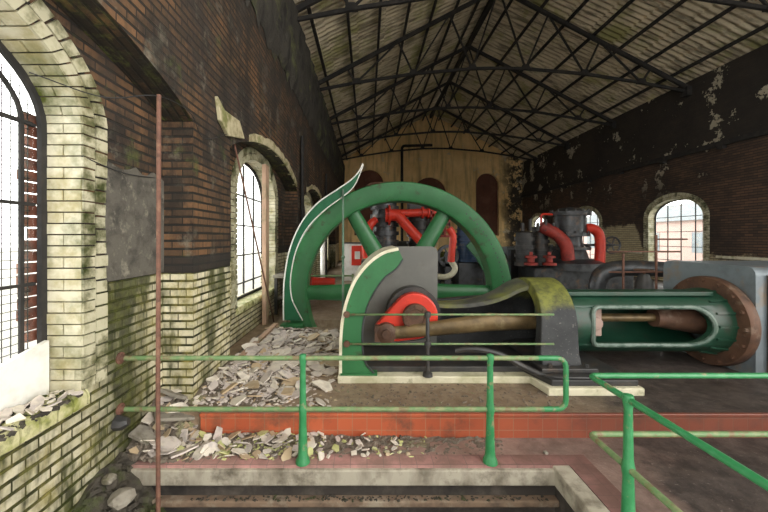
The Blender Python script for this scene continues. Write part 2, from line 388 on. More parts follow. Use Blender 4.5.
# ------------------------------------------------------------------ the setting
WX, PX, RX = -2.10, -1.79, 11.60            # recess face, pier face, right wall
ENDY, BACKY = 25.5, -1.0
EAVE, RIDGE, CX = Z(5.45), Z(9.05), 4.75
BAY0, BAY = 1.37, 5.27
HW, SPR, RISE, SILL = 1.14, .81, .66, -1.13
def arch_pts(hw=HW, spr=SPR, rise=RISE, sill=SILL, n=28, off=0.0, yc=0.0):
    pts = [(yc - hw - off, Z(sill) - off), (yc + hw + off, Z(sill) - off)]
    for k in range(n + 1):
        a = PI * k / n; pts.append((yc + (hw + off) * math.cos(a), Z(spr) + (rise + off) * math.sin(a)))
    return pts
LW = [BAY0 + BAY * i for i in range(5)]
# left wall: recessed panels with the window openings
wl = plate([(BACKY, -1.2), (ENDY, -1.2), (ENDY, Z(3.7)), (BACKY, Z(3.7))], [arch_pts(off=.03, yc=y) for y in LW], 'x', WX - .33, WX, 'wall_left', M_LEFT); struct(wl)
# piers and the upper wall that bridges them in flat arches
PW = [(3.51 + BAY * i, 4.46 + BAY * i) for i in range(-1, 4)]
out = [(BACKY, Z(3.62)), (BACKY, Z(1.2))]
def seg_arch(y0, y1, n=16, z0=1.2, rise=.46):
    return [(y0 + (y1 - y0) * k / n, Z(z0 + rise * math.sin(PI * k / n) ** .8)) for k in range(n + 1)]
out = [(PW[0][0], -1.2)]
for i, (a, b) in enumerate(PW):
    if i: out += [(a, -1.2)]
    out += [(b, -1.2)]
    nxt = PW[i + 1][0] if i + 1 < len(PW) else ENDY
    if i + 1 < len(PW): out += seg_arch(b, nxt)
out += seg_arch(PW[-1][1], ENDY)
out += [(ENDY, Z(3.62)), (PW[0][0], Z(3.62))]
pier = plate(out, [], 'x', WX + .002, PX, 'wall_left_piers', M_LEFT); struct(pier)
# sooty upper band, a rough crust
def crust(name, x0, y0, y1, z0, z1, nx, nz, amp, mat, bulge=.0, sgn=1):
    mb = MB(); vs = []
    for i in range(nx + 1):
        for j in range(nz + 1):
            y = y0 + (y1 - y0) * i / nx; zz = z0 + (z1 - z0) * j / nz
            e = R.uniform(-amp, amp) if 0 < j < nz else 0
            if j == 0: zz += R.uniform(-.18, .12)
            vs.append((x0 + sgn * (abs(e) + bulge * (1 if 0 < j < nz else .3)), y, zz))
    fs = [(i * (nz + 1) + j, (i + 1) * (nz + 1) + j, (i + 1) * (nz + 1) + j + 1, i * (nz + 1) + j + 1) for i in range(nx) for j in range(nz)]
    mb.add(vs, fs, True)
    b = [(WX - .5 if sgn > 0 else RX + .5)]
    mb.box((min(x0, b[0]), y0, z0 + .1), (max(x0, b[0]), y1, z1))
    return struct(mb.build(name, mat))
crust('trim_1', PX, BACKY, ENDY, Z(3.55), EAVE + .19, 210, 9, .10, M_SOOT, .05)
# right wall
RWY = [BAY0 + .75 + BAY * i + .0 for i in range(5)]
RWY = [2.39, 7.66, 12.93, 18.20, 23.2]
wr = plate([(BACKY, -.6), (ENDY, -.6), (ENDY, EAVE + .19), (BACKY, EAVE + .19)], [arch_pts(off=.03, yc=y, hw=(HW if y < 23 else 1.0)) for y in RWY], 'x', RX, RX + .33, 'wall_right', M_RIGHT); struct(wr)
mb = MB(); mb.box((RX - .10, BACKY, Z(3.0)), (RX + .02, ENDY, Z(3.16)))
for i in range(12): mb.box((RX - .16, BACKY + 1 + i * 2.2, Z(2.9)), (RX + .02, BACKY + 1.18 + i * 2.2, Z(3.0)))
struct(mb.build('trim_2', M_TRUSS))
mb = MB()
for i in range(60): 
    y0 = BACKY + i * .44
    if y0 + .43 < ENDY and not any(abs(y0 + .2 - c) < 1.5 for c in RWY): mb.box((RX - .05, y0, Z(-.66)), (RX + .02, y0 + .43, Z(-.58)))
struct(mb.build('trim_3', M_CREAM))
# end wall with blind arches
def niche(xc, hw, z0, ztop): 
    return [(xc - hw, z0), (xc + hw, z0)] + [(xc + hw * math.cos(PI * k / 16), ztop - hw + hw * math.sin(PI * k / 16)) for k in range(17)]
NI = [(9.0, .86, Z(.2), Z(4.85)), (4.7, 1.25, Z(.2), Z(4.55)), (.15, 1.1, Z(.2), Z(5.1))]
endw = plate([(WX - .5, -.6), (RX + .5, -.6), (RX + .5, EAVE + .1), (CX, RIDGE + .26), (WX - .5, EAVE + .1)], [niche(*n) for n in NI], 'y', ENDY, ENDY + .3, 'wall_back', M_END); struct(endw)
mb = MB(); mb.box((WX, ENDY + .28, 0), (RX, ENDY + .4, Z(5.4))); struct(mb.build('wall_back_niches', M_NICHE))
# floors
plat = plate([(WX - .02, 3.29), (RX + .02, 3.29), (RX + .02, ENDY + .02), (WX - .02, ENDY + .02)], [[(-1.62, 6.44), (2.9, 6.44), (2.9, 7.0), (-1.62, 7.0)]], 'z', -.5, 0, 'floor', M_PLAT); struct(plat)
mb = MB(); mb.box((-1.7, 6.40, -1.9), (3.0, 7.04, -1.7)); mb.box((-1.7, 6.40, -1.7), (-1.62, 7.04, -.5)); mb.box((2.9, 6.40, -1.7), (3.0, 7.04, -.5))
struct(mb.build('floor_wheel_pit', M_PIT))
WZ = -.23
def walk_poly():
    return [(WX - .02, 2.95), (1.70, 2.95), (1.70, BACKY), (RX + .02, BACKY), (RX + .02, 3.30), (WX - .02, 3.30)]
wk = plate(walk_poly(), [], 'z', WZ - .3, WZ, 'floor_walkway', M_WALK); struct(wk)
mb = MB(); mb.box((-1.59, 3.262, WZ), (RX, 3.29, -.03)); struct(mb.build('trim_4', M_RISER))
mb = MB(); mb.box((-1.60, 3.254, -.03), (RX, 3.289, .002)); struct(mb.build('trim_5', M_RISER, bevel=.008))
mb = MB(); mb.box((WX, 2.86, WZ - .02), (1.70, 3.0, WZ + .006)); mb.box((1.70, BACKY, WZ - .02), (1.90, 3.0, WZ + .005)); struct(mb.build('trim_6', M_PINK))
mb = MB(); mb.box((WX, 2.83, WZ - .15), (1.60, 2.97, WZ - .018)); mb.box((1.555, BACKY, WZ - .15), (1.70, 2.97, WZ + .004)); struct(mb.build('trim_7', M_NOSING, bevel=.012))
mb = MB()
mb.box((WX, 2.90, -1.2), (1.66, 3.1, WZ - .15)); mb.box((1.60, BACKY, -1.2), (1.72, 3.0, WZ - .15))
struct(mb.build('wall_pit', M_PIT))
mb = MB(); mb.box((WX, BACKY, -1.2), (1.66, 3.1, -.95)); struct(mb.build('floor_pit', M_PIT))
mb = MB(); mb.box((WX, 2.83, WZ - .33), (1.60, 2.92, WZ - .275)); struct(mb.build('trim_8', M_LEDGE, bevel=.012))
# grey cement render left on the recess wall beside the pier, and the pale edge of the flat arches
poly = [(2.74, 1.33), (3.50, 1.33), (3.50, 2.26)] + [(3.5 - .76 * k / 9, 2.28 + R.uniform(-.03, .05)) for k in range(1, 10)] + [(2.74, 2.2), (2.72, 1.8)]
mb = MB(); mb.prism(poly, 'x', WX - .01, WX + .018); struct(mb.build('trim_9', M_RENDER))
for i in range(1, 4):
    a, b = PW[i][1], PW[i + 1][0] if i + 1 < len(PW) else ENDY
    inn = seg_arch(a, b, 24)[(4 if i == 1 else 2):-1]; o_ = [(p[0], p[1] + .13 + R.uniform(-.03, .03)) for p in inn]
    mb = MB(); mb.strip(o_, inn, 'x', PX - .06, PX + .03); struct(mb.build('trim_%d' % (9 + i), M_HOOD))
# roof: corrugated sheets laid in overlapping rows, one slope after the other
mb = MB()
for sgn in (-1, 1):
    rows = 8; half = 7.0
    for r in range(rows):
        t0, t1 = r / rows, (r + 1.22) / rows
        vs = []; nx = 330; y0, y1 = -1.0, ENDY + .2
        for i in range(nx * 4 + 1):
            y = y0 + (y1 - y0) * i / (nx * 4); ph = y / ((y1 - y0) / nx * 2.6) * 2 * PI
            w = .022 * math.sin(ph) + .02 * math.sin(y * 2.3)
            for t, dz in ((t0, .05), (t1, -.005)):
                t = min(t, 1.0)
                jag = .035 * math.sin(int(y / .62) * 12.9 + r * 7.1) if dz < 0 else 0
                x = CX + sgn * half * (1 - t - jag / half); zz = EAVE + (RIDGE - EAVE) * t
                vs.append((x, y, zz + w + dz + .17))
        mb.add(vs, [(2 * i, 2 * i + 2, 2 * i + 3, 2 * i + 1) for i in range(nx * 4)], True)
struct(mb.build('ceiling', M_ROOF))

# ------------------------------------------------------------------ windows
def window_meshes():
    out = {}
    path = []                                     # up one jamb, over the arch, down the other
    def at(s, off=0.0):
        L1 = SPR - SILL
        n = 200; P = [(HW + off, Z(SILL))] + [((HW + off) * math.cos(PI * k / n), Z(SPR) + (RISE + off) * math.sin(PI * k / n)) for k in range(n + 1)] + [(-HW - off, Z(SILL))]
        return P
    def ringblocks(mb, off0, off1, x0, x1, pitch, gap, jit, split=False, rough=0):
        n = 400; 
        def pt(u, off):
            if u < L1: return (HW + off, Z(SILL) + u)
            if u > L1 + LA: return (-HW - off, Z(SILL) + (2 * L1 + LA - u))
            a = PI * (u - L1) / LA; return ((HW + off) * math.cos(a), Z(SPR) + (RISE + off) * math.sin(a))
        L1 = SPR - SILL; LA = 2.85; T = 2 * L1 + LA; k = 0; u = 0
        while u < T - pitch * .5:
            a, b = u + gap / 2, min(u + pitch - gap / 2, T)
            cuts = [(x0, x1)]
            if split and k % 2: xm = x0 + (x1 - x0) * .48; cuts = [(x0, xm - gap * .6), (xm + gap * .6, x1)]
            for (c, d) in cuts:
                j = R.uniform(-jit, jit)
                q = [pt(a, off0 + j), pt(b, off0 + j), pt(b, off1), pt(a, off1)]
                mb.prism(q, 'x', c, d + R.uniform(0, rough))
            u += pitch; k += 1
    mb = MB(); ringblocks(mb, -.002, .05, -.25, -.002, .0825, .010, .003, True, 0); out['reveal'] = mb.mesh('reveal_bricks')
    mb = MB(); ringblocks(mb, .002, .112, -.05, .010, .0825, .012, .004, False, .008); ringblocks(mb, .125, .235, -.05, .010, .1, .016, .006, False, .010); out['quoin'] = mb.mesh('quoin_bricks')
    # iron frame
    A = arch_pts(off=.002)
    mb = MB(); inner = arch_pts(off=-.045)
    A2 = A + [A[0]]; I2 = inner + [inner[0]]
    mb.strip(A2, I2, 'x', -.285, -.25); out['frame'] = mb.mesh('frame')
    mb = MB()
    def top(y): return Z(SPR) + (RISE - .06) * math.sqrt(max(0, 1 - (y / (HW - .05)) ** 2))
    for y in (-.57, 0, .57): mb.box((-.315, y - .011, Z(SILL) + .05), (-.285, y + .011, top(y)))
    for z in (.81, .24, -.33, -.86):
        mb.box((-.312, -HW + .05, Z(z) - .011), (-.285, HW - .05, Z(z) + .011))
    out['bars'] = mb.mesh('glazing_bars')
    mb = MB(); g = arch_pts(off=-.06); mb.prism(g, 'x', -.299, -.295); out['pane'] = mb.mesh('pane')
    mb = MB(); y = -HW - .02
    while y < HW + .02:
        sec = [(-.08, -.10), (.035, -.10), (.04, -.06), (.036, -.02), (.015, .008), (-.08, .012)]
        yy = min(y + .107, HW + .03); mb.prism([(p[0], Z(SILL) + p[1]) for p in sec], 'y', y + R.uniform(0, .003), yy); y += .122
    mb.box((-.42, -HW - .02, Z(SILL) - .06), (-.08, HW + .02, Z(SILL) - .004)); out['sill'] = mb.mesh('sill_bricks')
    return out
WM = window_meshes()
def window(i, side, yc):
    x = WX if side == 'l' else RX
    mx = Matrix.Translation((x, yc, 0)) @ (Matrix() if side == 'l' else Matrix.Rotation(PI, 4, 'Z'))
    fr = bpy.data.objects.new('window_%d' % i, WM['frame']); COL.objects.link(fr); fr.matrix_world = mx; struct(fr)
    if not WM['frame'].materials: WM['frame'].materials.append(M_TRUSS)
    for k, nm, m in (('bars', 'glazing_bars', M_TRUSS), ('pane', 'pane', M_GLASS), ('reveal', 'reveal_bricks', M_GLAZE), ('quoin', 'surround_bricks', M_QUOIN), ('sill', 'sill_bricks', M_SILLB)):
        me = WM[k]
        if not me.materials: me.materials.append(m)
        o = bpy.data.objects.new(nm, me); COL.objects.link(o); o.parent = fr
    return fr
wi = 1
w1 = None
for y in LW[:4]:
    w = window(wi, 'l', y); w1 = w1 or w; wi += 1
for y in RWY: 
    w = window(wi, 'r', y); wi += 1
    if y > 23: w.scale = (1, .877, 1)
# wire mesh on the nearest window
mb = MB(); y = -1.08
while y < 1.09:
    z1 = min(Z(1.2), Z(SPR) + (RISE - .1) * math.sqrt(max(0, 1 - (y / HW) ** 2)))
    mb.box((-.324, y - .0024, Z(SILL) + .03), (-.320, y + .0024, z1)); y += .058
zz = Z(SILL) + .05
while zz < Z(1.2):
    hw = 1.08 if zz < Z(SPR) else HW * math.sqrt(max(0, 1 - ((zz - Z(SPR)) / RISE) ** 2)) - .04
    mb.box((-.321, -hw, zz - .0024), (-.317, hw, zz + .0024)); zz += .058
mb.build('wire_mesh', M_TRUSS, None).parent = w1
mb = MB(); a_, b_ = arch_pts(off=-.130, n=40)[1:], arch_pts(off=-.158, n=40)[1:]
mb.strip(a_, b_, 'x', -.306, -.288); mb.build('inner_arch_bar', M_TRUSS, None).parent = w1
# ragged brick left outside the nearest window frame
mb = MB(); zz = Z(-.75)
while zz < Z(.9):
    d = R.uniform(.04, .12); mb.box((-.36, HW - d, zz), (-.335, HW + .05, zz + .072)); zz += .083
mb.build('ragged_bricks', M_BRICKRED).parent = w1

# ------------------------------------------------------------------ outside
mb = MB(); mb.box((-80, -40, -.62), (WX - .55, 80, -.55)); struct(mb.build('ground_1', M_OUT))
mb = MB(); mb.box((RX + .55, -40, -.62), (90, 80, -.55)); struct(mb.build('ground_2', M_OUT))
ob = thing('outbuilding', (26, 24, -.55), 'pale red brick building out in the yard beyond the right-hand windows', 'building')
mb = MB(); mb.box((24, 10, -.55), (30, 40, 3.0)); mb.build('wall', M_OUTB, ob)
mb = MB(); mb.prism([(23.7, 3.0), (30.3, 3.0), (27, 4.6)], 'y', 9.7, 40.3); mb.build('roof', M_BLUEGREY, ob)
for k in range(7):
    mb = MB(); mb.box((23.96, 12 + k * 4, .6), (24.02, 13.2 + k * 4, 2.1)); mb.build('window', M_BLUEGREY, ob)

# ------------------------------------------------------------------ roof trusses and purlins
HS = 6.85
def truss(y, label):
    t = thing('roof_truss', (CX, y, EAVE), label, 'roof truss', 'roof trusses')
    def rz(f): return EAVE - .06 + (RIDGE - EAVE) * f           # rafter line, f from seat to ridge
    def cz(f): return EAVE - .18 + .85 * math.sin(min(f, 1) * PI / 2)
    for s in (-1, 1):
        X = lambda f: CX + s * HS * (1 - f)
        MB().bar((X(0), y, rz(0)), (X(1), y, rz(1)), .09, .135).build('rafter', M_TRUSS, t)
        mb = MB(); pts = [(X(f), y, cz(f)) for f in (0, .25, .55, .86, 1)]
        for a, b in zip(pts, pts[1:]): mb.bar(a, b, .07, .095)
        mb.build('bottom_chord', M_TRUSS, t)
        seq = [('r', .20), ('c', .25), ('r', .47), ('c', .55), ('r', .74), ('c', .86), ('r', 1.0)]
        pos = [(X(f), y, rz(f) if k == 'r' else cz(f)) for k, f in seq]
        for a, b in zip(pos, pos[1:]): MB().bar(a, b, .05, .055).build('strut', M_TRUSS, t)
        MB().box((X(0) - .18, y - .12, EAVE - .34), (X(0) + .18, y + .12, EAVE - .02)).build('end_plate', M_TRUSS, t)
        for f, nm in ((.25, 'gusset_plate'), (.55, 'gusset_plate'), (.86, 'gusset_plate')):
            mb = MB(); a = (X(f), cz(f)); mb.prism([(a[0] - .17, a[1] - .04), (a[0] + .17, a[1] - .04), (a[0] + .10, a[1] + .14), (a[0] - .10, a[1] + .14)], 'y', y - .055, y + .055); mb.build(nm, M_TRUSS, t)
tl = ['black steel roof truss nearest the camera, cut by the top of the picture', 'second black steel roof truss from the camera', 'middle black steel roof truss of the five', 'fourth black steel roof truss, last but one before the ochre end wall', 'farthest black steel roof truss, close before the ochre end wall']
for y, l in zip((8.35, 12.3, 16.0, 19.65, 23.3), tl): truss(y, l)
ordn = ['lowest', 'second lowest', 'third lowest', 'fourth', 'third highest', 'second highest', 'highest']
for s, side in ((-1, 'left'), (1, 'right')):
    for k in range(7):
        f = .09 + k * .137; x = CX + s * HS * (1 - f); z = EAVE + (RIDGE - EAVE) * f + .065
        o = MB().bar((x, 3.0, z), (x, ENDY, z), .08, .09).build('purlin', M_TRUSS)
        tag(o, '%s dark steel purlin under the %s roof slope' % (ordn[k], side), 'purlin', 'roof purlins')
o = MB().bar((CX, 3.0, RIDGE), (CX, ENDY, RIDGE), .16, .22).build('ridge_beam', M_TRUSS)
tag(o, 'dark ridge beam along the peak of the roof', 'beam')

# ------------------------------------------------------------------ horizontal engine
AX = 4.60; AZ = Z(-1.10)                     # cylinder axis
E = thing('horizontal_engine', (.66, AX, 0), 'nearer horizontal steam engine with dark green trunk guide and red crank, on a cream plinth', 'engine', 'pair of horizontal engines')
# plinth
def plinth():
    mb = MB()
    mb.prism([(-.34, 3.93), (1.88, 3.93), (1.93, 3.62), (2.95, 3.62), (2.95, 5.5), (-.34, 5.5)], 'z', 0, .085)
    return mb.build('plinth', M_PLINTH, E, .012)
plinth()
mb = MB(); mb.prism([(-.16, 4.06), (1.86, 4.06), (1.99, 3.67), (2.92, 3.67), (2.92, 5.3), (-.16, 5.3)], 'z', .085, .15); mb.build('bed_plate', M_BLACK, E, .01)
# crank guard: green cheek, cream edge, grey back sheet
cx0 = [(-.29, Z(-1.585)), (-.29, Z(-1.3)), (-.275, Z(-1.02)), (-.225, Z(-.76)), (-.12, Z(-.50)), (.04, Z(-.30)), (.21, Z(-.185)), (.37, Z(-.145))]
ci0 = [(.09, Z(-1.585)), (-.03, Z(-1.42)), (-.055, Z(-1.12)), (-.02, Z(-.88)), (.07, Z(-.66)), (.20, Z(-.47)), (.34, Z(-.36)), (.42, Z(-.25))]
co = smooth_path(cx0, 5); ci = smooth_path(ci0, 5)
gy0, gy1 = 3.97, 4.95
CGD = MB().strip(co, ci, 'y', gy0, gy0 + .05).build('crank_guard', M_GREEN, E)
edge = [(p[0] - .012 * 1, p[1] + .010) for p in co]
mb = MB(); oo = []
for i, p in enumerate(co):
    a = Vector(co[max(i - 1, 0)]); b = Vector(co[min(i + 1, len(co) - 1)]); d = (b - a).normalized(); nrm = Vector((-d.y, d.x))
    oo.append((p[0] + nrm.x * .035, p[1] + nrm.y * .035))
mb.strip(oo, [(p[0], p[1]) for p in co], 'y', gy0 - .008, gy1); mb.build('guard_rim', M_CREAM, CGD)
mb = MB(); mb.sweep([(p[0], gy0 - .004, p[1]) for p in ci], .010, 6); mb.build('guard_beading', M_STEEL, CGD)
mb = MB(); mb.box((-.31, 3.95, .08), (.12, 4.10, .11)); mb.build('guard_foot', M_GREEN, CGD)
bp = [(-.28, Z(-1.55)), (.99, Z(-1.55)), (1.01, Z(-.26))] + [(.91 + .10 * math.cos(a * PI / 12), Z(-.22) + .10 * math.sin(a * PI / 12)) for a in range(7)] + [(.42, Z(-.12)), (.21, Z(-.185)), (.04, Z(-.30)), (-.12, Z(-.50)), (-.225, Z(-.76)), (-.275, Z(-1.02))]
MB().prism(bp, 'y', 4.86, 4.90).build('guard_back_sheet', M_GREY, CGD)
# crank, shaft end, connecting rod
SX, SZ = .635, Z(-1.035); QX, QZ = .25, Z(-1.235)
def web(cxa, cza, ra, cxb, czb, rb, n=16):
    d = math.atan2(czb - cza, cxb - cxa); al = math.acos(max(-1, min(1, (ra - rb) / math.hypot(cxb - cxa, czb - cza))))
    pts = [(cxa + ra * math.cos(d + al + (2 * PI - 2 * al) * k / n), cza + ra * math.sin(d + al + (2 * PI - 2 * al) * k / n)) for k in range(n + 1)]
    pts += [(cxb + rb * math.cos(d - al + 2 * al * k / n), czb + rb * math.sin(d - al + 2 * al * k / n)) for k in range(n + 1)]
    return pts
CR = MB().prism(web(SX, SZ, .305, QX, QZ, .15), 'y', 4.50, 4.66).build('crank_web', M_RED, E, .02)
mb = MB(); mb.lathe([(0, 0), (0, .10), (-.01, .11), (-.01, .165), (.0, .175), (.08, .175)], (SX, 4.43, SZ), (0, 1, 0), 28)
for k in range(8):
    a = k * PI / 4; mb.cyl((SX + .14 * math.cos(a), 4.405, SZ + .14 * math.sin(a)), (SX + .14 * math.cos(a), 4.45, SZ + .14 * math.sin(a)), .018, n=6)
mb.build('shaft_end', M_RUST, CR)
mb = MB(); mb.lathe([(0, .25), (0, .365), (.22, .365), (.22, .25), (0, .25)], (SX, 4.64, SZ), (0, 1, 0), 36); mb.build('main_bearing', M_BLACK, E)
ROD = MB()
ROD.sweep([(QX, 4.44, QZ), (QX + .22, 4.44, QZ + .012), (1.6, 4.44, AZ + .02 - .01), (2.55, 4.44, AZ)], [.085, .088, .125, .075], 14, sect=[(math.cos(a) * (.95), math.sin(a) * .7) for a in [2 * PI * k / 14 for k in range(14)]])
rod = ROD.build('connecting_rod', M_ROD, E)
mb = MB(); mb.lathe([(0, 0), (0, .09), (.02, .13), (.13, .13), (.13, 0)], (QX, 4.37, QZ), (0, 1, 0), 24)
mb.box((QX - .15, 4.385, QZ - .10), (QX + .10, 4.49, QZ + .10)); mb.lathe([(-.02, 0), (-.02, .06), (.02, .07)], (QX, 4.37, QZ), (0, 1, 0), 12)
mb.build('rod_big_end', M_RUST, rod)
# bed casting: rear web, floor, swept top flange, arched housing
mb = MB(); mb.prism([(.62, .15), (2.12, .15), (2.12, Z(-.70)), (1.7, Z(-.84)), (.95, Z(-.90)), (.62, Z(-.88))], 'y', 4.96, 5.06); BED = mb.build('bed_web', M_HOUSE, E)
mb = MB()
ctrl = [(.86, -.885, .12, .012), (1.1, -.89, .14, .015), (1.4, -.865, .17, .02), (1.66, -.80, .20, .03), (1.85, -.71, .23, .04), (2.0, -.61, .26, .05), (2.13, -.555, .28, .06)]
secs = []
NS = 14
cs = smooth_path([(c[0], c[1], c[2]) for c in ctrl], 4); hs = smooth_path([(c[0], c[3], 0) for c in ctrl], 4)
vs = []; fs = []
for i, c in enumerate(cs):
    x, zc, hwid = c; drop = hs[i][1]; yc = 4.80 - .10 * (i / (len(cs) - 1))
    for th in (0, -.05):
        for k in range(NS + 1):
            a = -1 + 2 * k / NS; vs.append((x, yc + a * hwid, Z(zc) - drop * (1 - math.sqrt(max(0, 1 - a * a * .92))) / .72 + th))
W = NS + 1
for i in range(len(cs) - 1):
    for k in range(NS):
        b0 = i * 2 * W; b1 = (i + 1) * 2 * W
        fs.append((b0 + k, b0 + k + 1, b1 + k + 1, b1 + k)); fs.append((b0 + W + k, b1 + W + k, b1 + W + k + 1, b0 + W + k + 1))
    for k in (0, NS): 
        b0 = i * 2 * W; b1 = (i + 1) * 2 * W; fs.append((b0 + k, b1 + k, b1 + W + k, b0 + W + k))
for b in (0, (len(cs) - 1) * 2 * W):
    for k in range(NS): fs.append((b + k, b + k + 1, b + W + k + 1, b + W + k))
mb.add(vs, fs, True); mb.build('bed_flange', M_BED, E)
def portal(ro, foot, n=24):
    pts = [(AX - foot, .15), (AX - ro - .02, .32)] if foot else []
    pts += [(AX - ro * math.cos(PI * k / n), AZ + ro * math.sin(PI * k / n)) for k in range(n + 1)]
    pts += [(AX + ro + .02, .32), (AX + foot, .15)] if foot else []
    return pts
mb = MB(); po = portal(.565, .66); pi = [(AX - .43, .15), (AX - .43, .32)] + [(AX - .43 * math.cos(PI * k / 24), AZ + .43 * math.sin(PI * k / 24)) for k in range(25)] + [(AX + .43, .32), (AX + .43, .15)]
# mouth leans back at the top so the rim shows broad on the near shoulder
def xm(z): return 2.04 + .07 * max(0, min(1, (z - .3) / .9))
n = len(po); vs = []
for P_, x1 in ((po, 0), (pi, 0)):
    for p in P_: vs.append((xm(p[1]), p[0], p[1]))
for P_ in (po, pi):
    for p in P_: vs.append((2.50, p[0], p[1]))
fs = []
for i in range(n - 1):
    fs += [(i, i + 1, 2 * n + i + 1, 2 * n + i), (n + i, 3 * n + i, 3 * n + i + 1, n + i + 1), (i, n + i, n + i + 1, i + 1), (2 * n + i, 2 * n + i + 1, 3 * n + i + 1, 3 * n + i)]
for i in (0, n - 1): fs.append((i, n + i, 3 * n + i, 2 * n + i))
mb.add(vs, fs, True)
def mat_housing():
    t = NT('mossy_topped_black_casting'); p = t.pos(); x, y, z = t.sep(p)
    a = t.noise(p, 3, 6, .65); sp = t.noise(p, 38, 3)
    col = t.mix(t.ramp(a, .35, .65), (.026, .028, .030), (.05, .052, .053))
    col = t.mix(t.math('MULTIPLY', t.ramp(sp, .63, .70), .6), col, (.20, .19, .17))
    # moss has settled on the crown, thinning down the shoulder
    mz = t.ramp(t.math('ADD', z, t.math('MULTIPLY', t.math('SUBTRACT', a, .5), .5)), .78, .92)
    moss = t.mix(t.ramp(t.noise(p, 9, 5, .7), .36, .62), (.085, .09, .025), (.21, .22, .04))
    col = t.mix(t.math('MULTIPLY', mz, .88), col, moss)
    t.bsdf(col, .62, 0, t.noise(p, 22), .3, .006, .35); return t.m
M_ARCH = mat_housing()
AH = mb.build('arched_housing', M_ARCH, E, .012)
MB().box((1.98, 3.86, .15), (2.62, 5.30, .20)).build('housing_foot', M_BLACK, AH, .01)
for yy in (3.92,): 
    for xx in (2.1, 2.3, 2.52): MB().cyl((xx, yy, .20), (xx, yy, .235), .025, n=6).build('foot_bolt', M_BLACK, AH)
# trunk guide with a long slot
TR = .405
mb = MB(); mb.lathe([(2.45, .33), (2.45, TR), (4.36, TR), (4.46, .425), (4.54, .43), (4.54, .33), (2.45, .33)], (0, AX, AZ), (1, 0, 0), 56)
TG = mb.build('trunk_guide', M_DKGREEN, E)
s0, s1, sh = 2.80, 4.26, .225
def slot_outline(e=0.0, n=10):
    pts = []; h = sh + e; r2 = h
    for k in range(n + 1): a = -PI / 2 + PI * k / n; pts.append((s1 - sh + r2 * math.cos(a), AZ + r2 * math.sin(a)))
    rr = .09 + e
    for q, (cx_, cz_) in enumerate(((s0 - e + rr, AZ + h - rr), (s0 - e + rr, AZ - h + rr))):
        for k in range(6): a = PI / 2 + q * PI / 2 + (PI / 2) * k / 5; pts.append((cx_ + rr * math.cos(a), cz_ + rr * math.sin(a)))
    return pts
cut = MB().prism(slot_outline(), 'y', 3.9, 4.6).build('tmpcut', None)
cut.data.materials.clear(); pass
boolean(TG, [cut])
for f in TG.data.polygons: f.use_smooth = f.area < 1 and abs(f.normal.x) < .3
def on_trunk(p, r=TR): return (p[0], AX - math.sqrt(max(.01, r * r - (p[1] - AZ) ** 2)), p[1])
mb = MB(); mb.sweep([on_trunk(p, TR + .012) for p in slot_outline(.012, 14)], .028, 8, True); mb.build('slot_rim', worn('pale_worn_green_edge', (.15, .20, .165), (.06, .11, .08), (.02, .06, .04), s2=9, s3=6, rough=.4), TG)
MB().bar((2.50, AX - .20, AZ + .385), (4.42, AX - .20, AZ + .385), .10, .055).build('top_ledge', M_DKGREEN, TG, .01)
for k in range(7):
    a = PI * .62 + k * PI * .125
    c, s_ = math.cos(a), math.sin(a)
    MB().bar((4.33, AX + c * .405, AZ + s_ * .405), (4.54, AX + c * .43, AZ + s_ * .43), .028, .035, (0, c, s_)).build('flange_rib', M_DKGREEN, TG)
# piston rod, crosshead
mb = MB(); mb.cyl((2.9, AX, AZ + .03), (4.6, AX, AZ + .03), .055, n=16); mb.build('piston_rod', M_ROD, E)
mb = MB(); mb.box((2.86, AX - .20, AZ - .17), (3.03, AX + .20, AZ + .22)); mb.cyl((2.94, AX - .24, AZ), (2.94, AX - .18, AZ), .085, n=16); mb.build('crosshead', worn('pinkish_oxide_iron', (.42, .29, .24), (.30, .20, .17), rough=.5), E, .015)
mb = MB(); mb.cyl((3.85, AX, AZ + .03), (4.5, AX, AZ + .0), .12, .20, n=20); mb.build('stuffing_box', M_RUST, E)
# flange and cylinder block
mb = MB(); mb.lathe([(4.53, .41), (4.53, .575), (4.55, .585), (4.64, .585), (4.66, .57), (4.66, .41), (4.53, .41)], (0, AX, AZ), (1, 0, 0), 64)
FL = mb.build('cylinder_flange', M_RUST, E)
for k in range(16):
    a = k * PI / 8; MB().cyl((4.50, AX + .53 * math.cos(a), AZ + .53 * math.sin(a)), (4.55, AX + .53 * math.cos(a), AZ + .53 * math.sin(a)), .024, n=6).build('flange_bolt', M_RUST, FL)
def block_poly(): 
    r = .10; p = [(4.10, 0), (5.38, 0)]
    for cy_, cz_, a0 in ((5.38 - r, Z(-.35) - r, 0), (4.10 + r, Z(-.35) - r, PI / 2)):
        for k in range(6): a = a0 + PI / 2 * k / 5; p.append((cy_ + r * math.cos(a), cz_ + r * math.sin(a)))
    return p
BL = MB().prism(block_poly(), 'x', 4.67, 6.9).build('cylinder_block', M_BLUEGREY, E)
mb = MB(); mb.box((4.80, 4.06, .02), (6.9, 4.11, Z(-.45))); mb.build('front_panel', M_BLACK, BL)
for yy in (4.25, 4.75, 5.25): 
    pass
# engine 2
E2 = copy_tree(E); E2.location.y += 4.25
E2['label'] = 'farther horizontal steam engine, seen behind the big green flywheel'

# round black strip standing in for the edge of the bed plate
o = MB().sweep(smooth_path([(1.05, 4.06, .34), (1.25, 4.0, .38), (1.54, 3.97, .33), (1.80, 3.92, .20), (1.98, 3.84, .135), (2.10, 3.76, .13), (2.45, 3.74, .135)], 5), .034, 8).build('bed_edge_strip', M_BLACK)
tag(o, 'black bent strip standing in for the engine bed plate edge below the connecting rod', 'pipe')

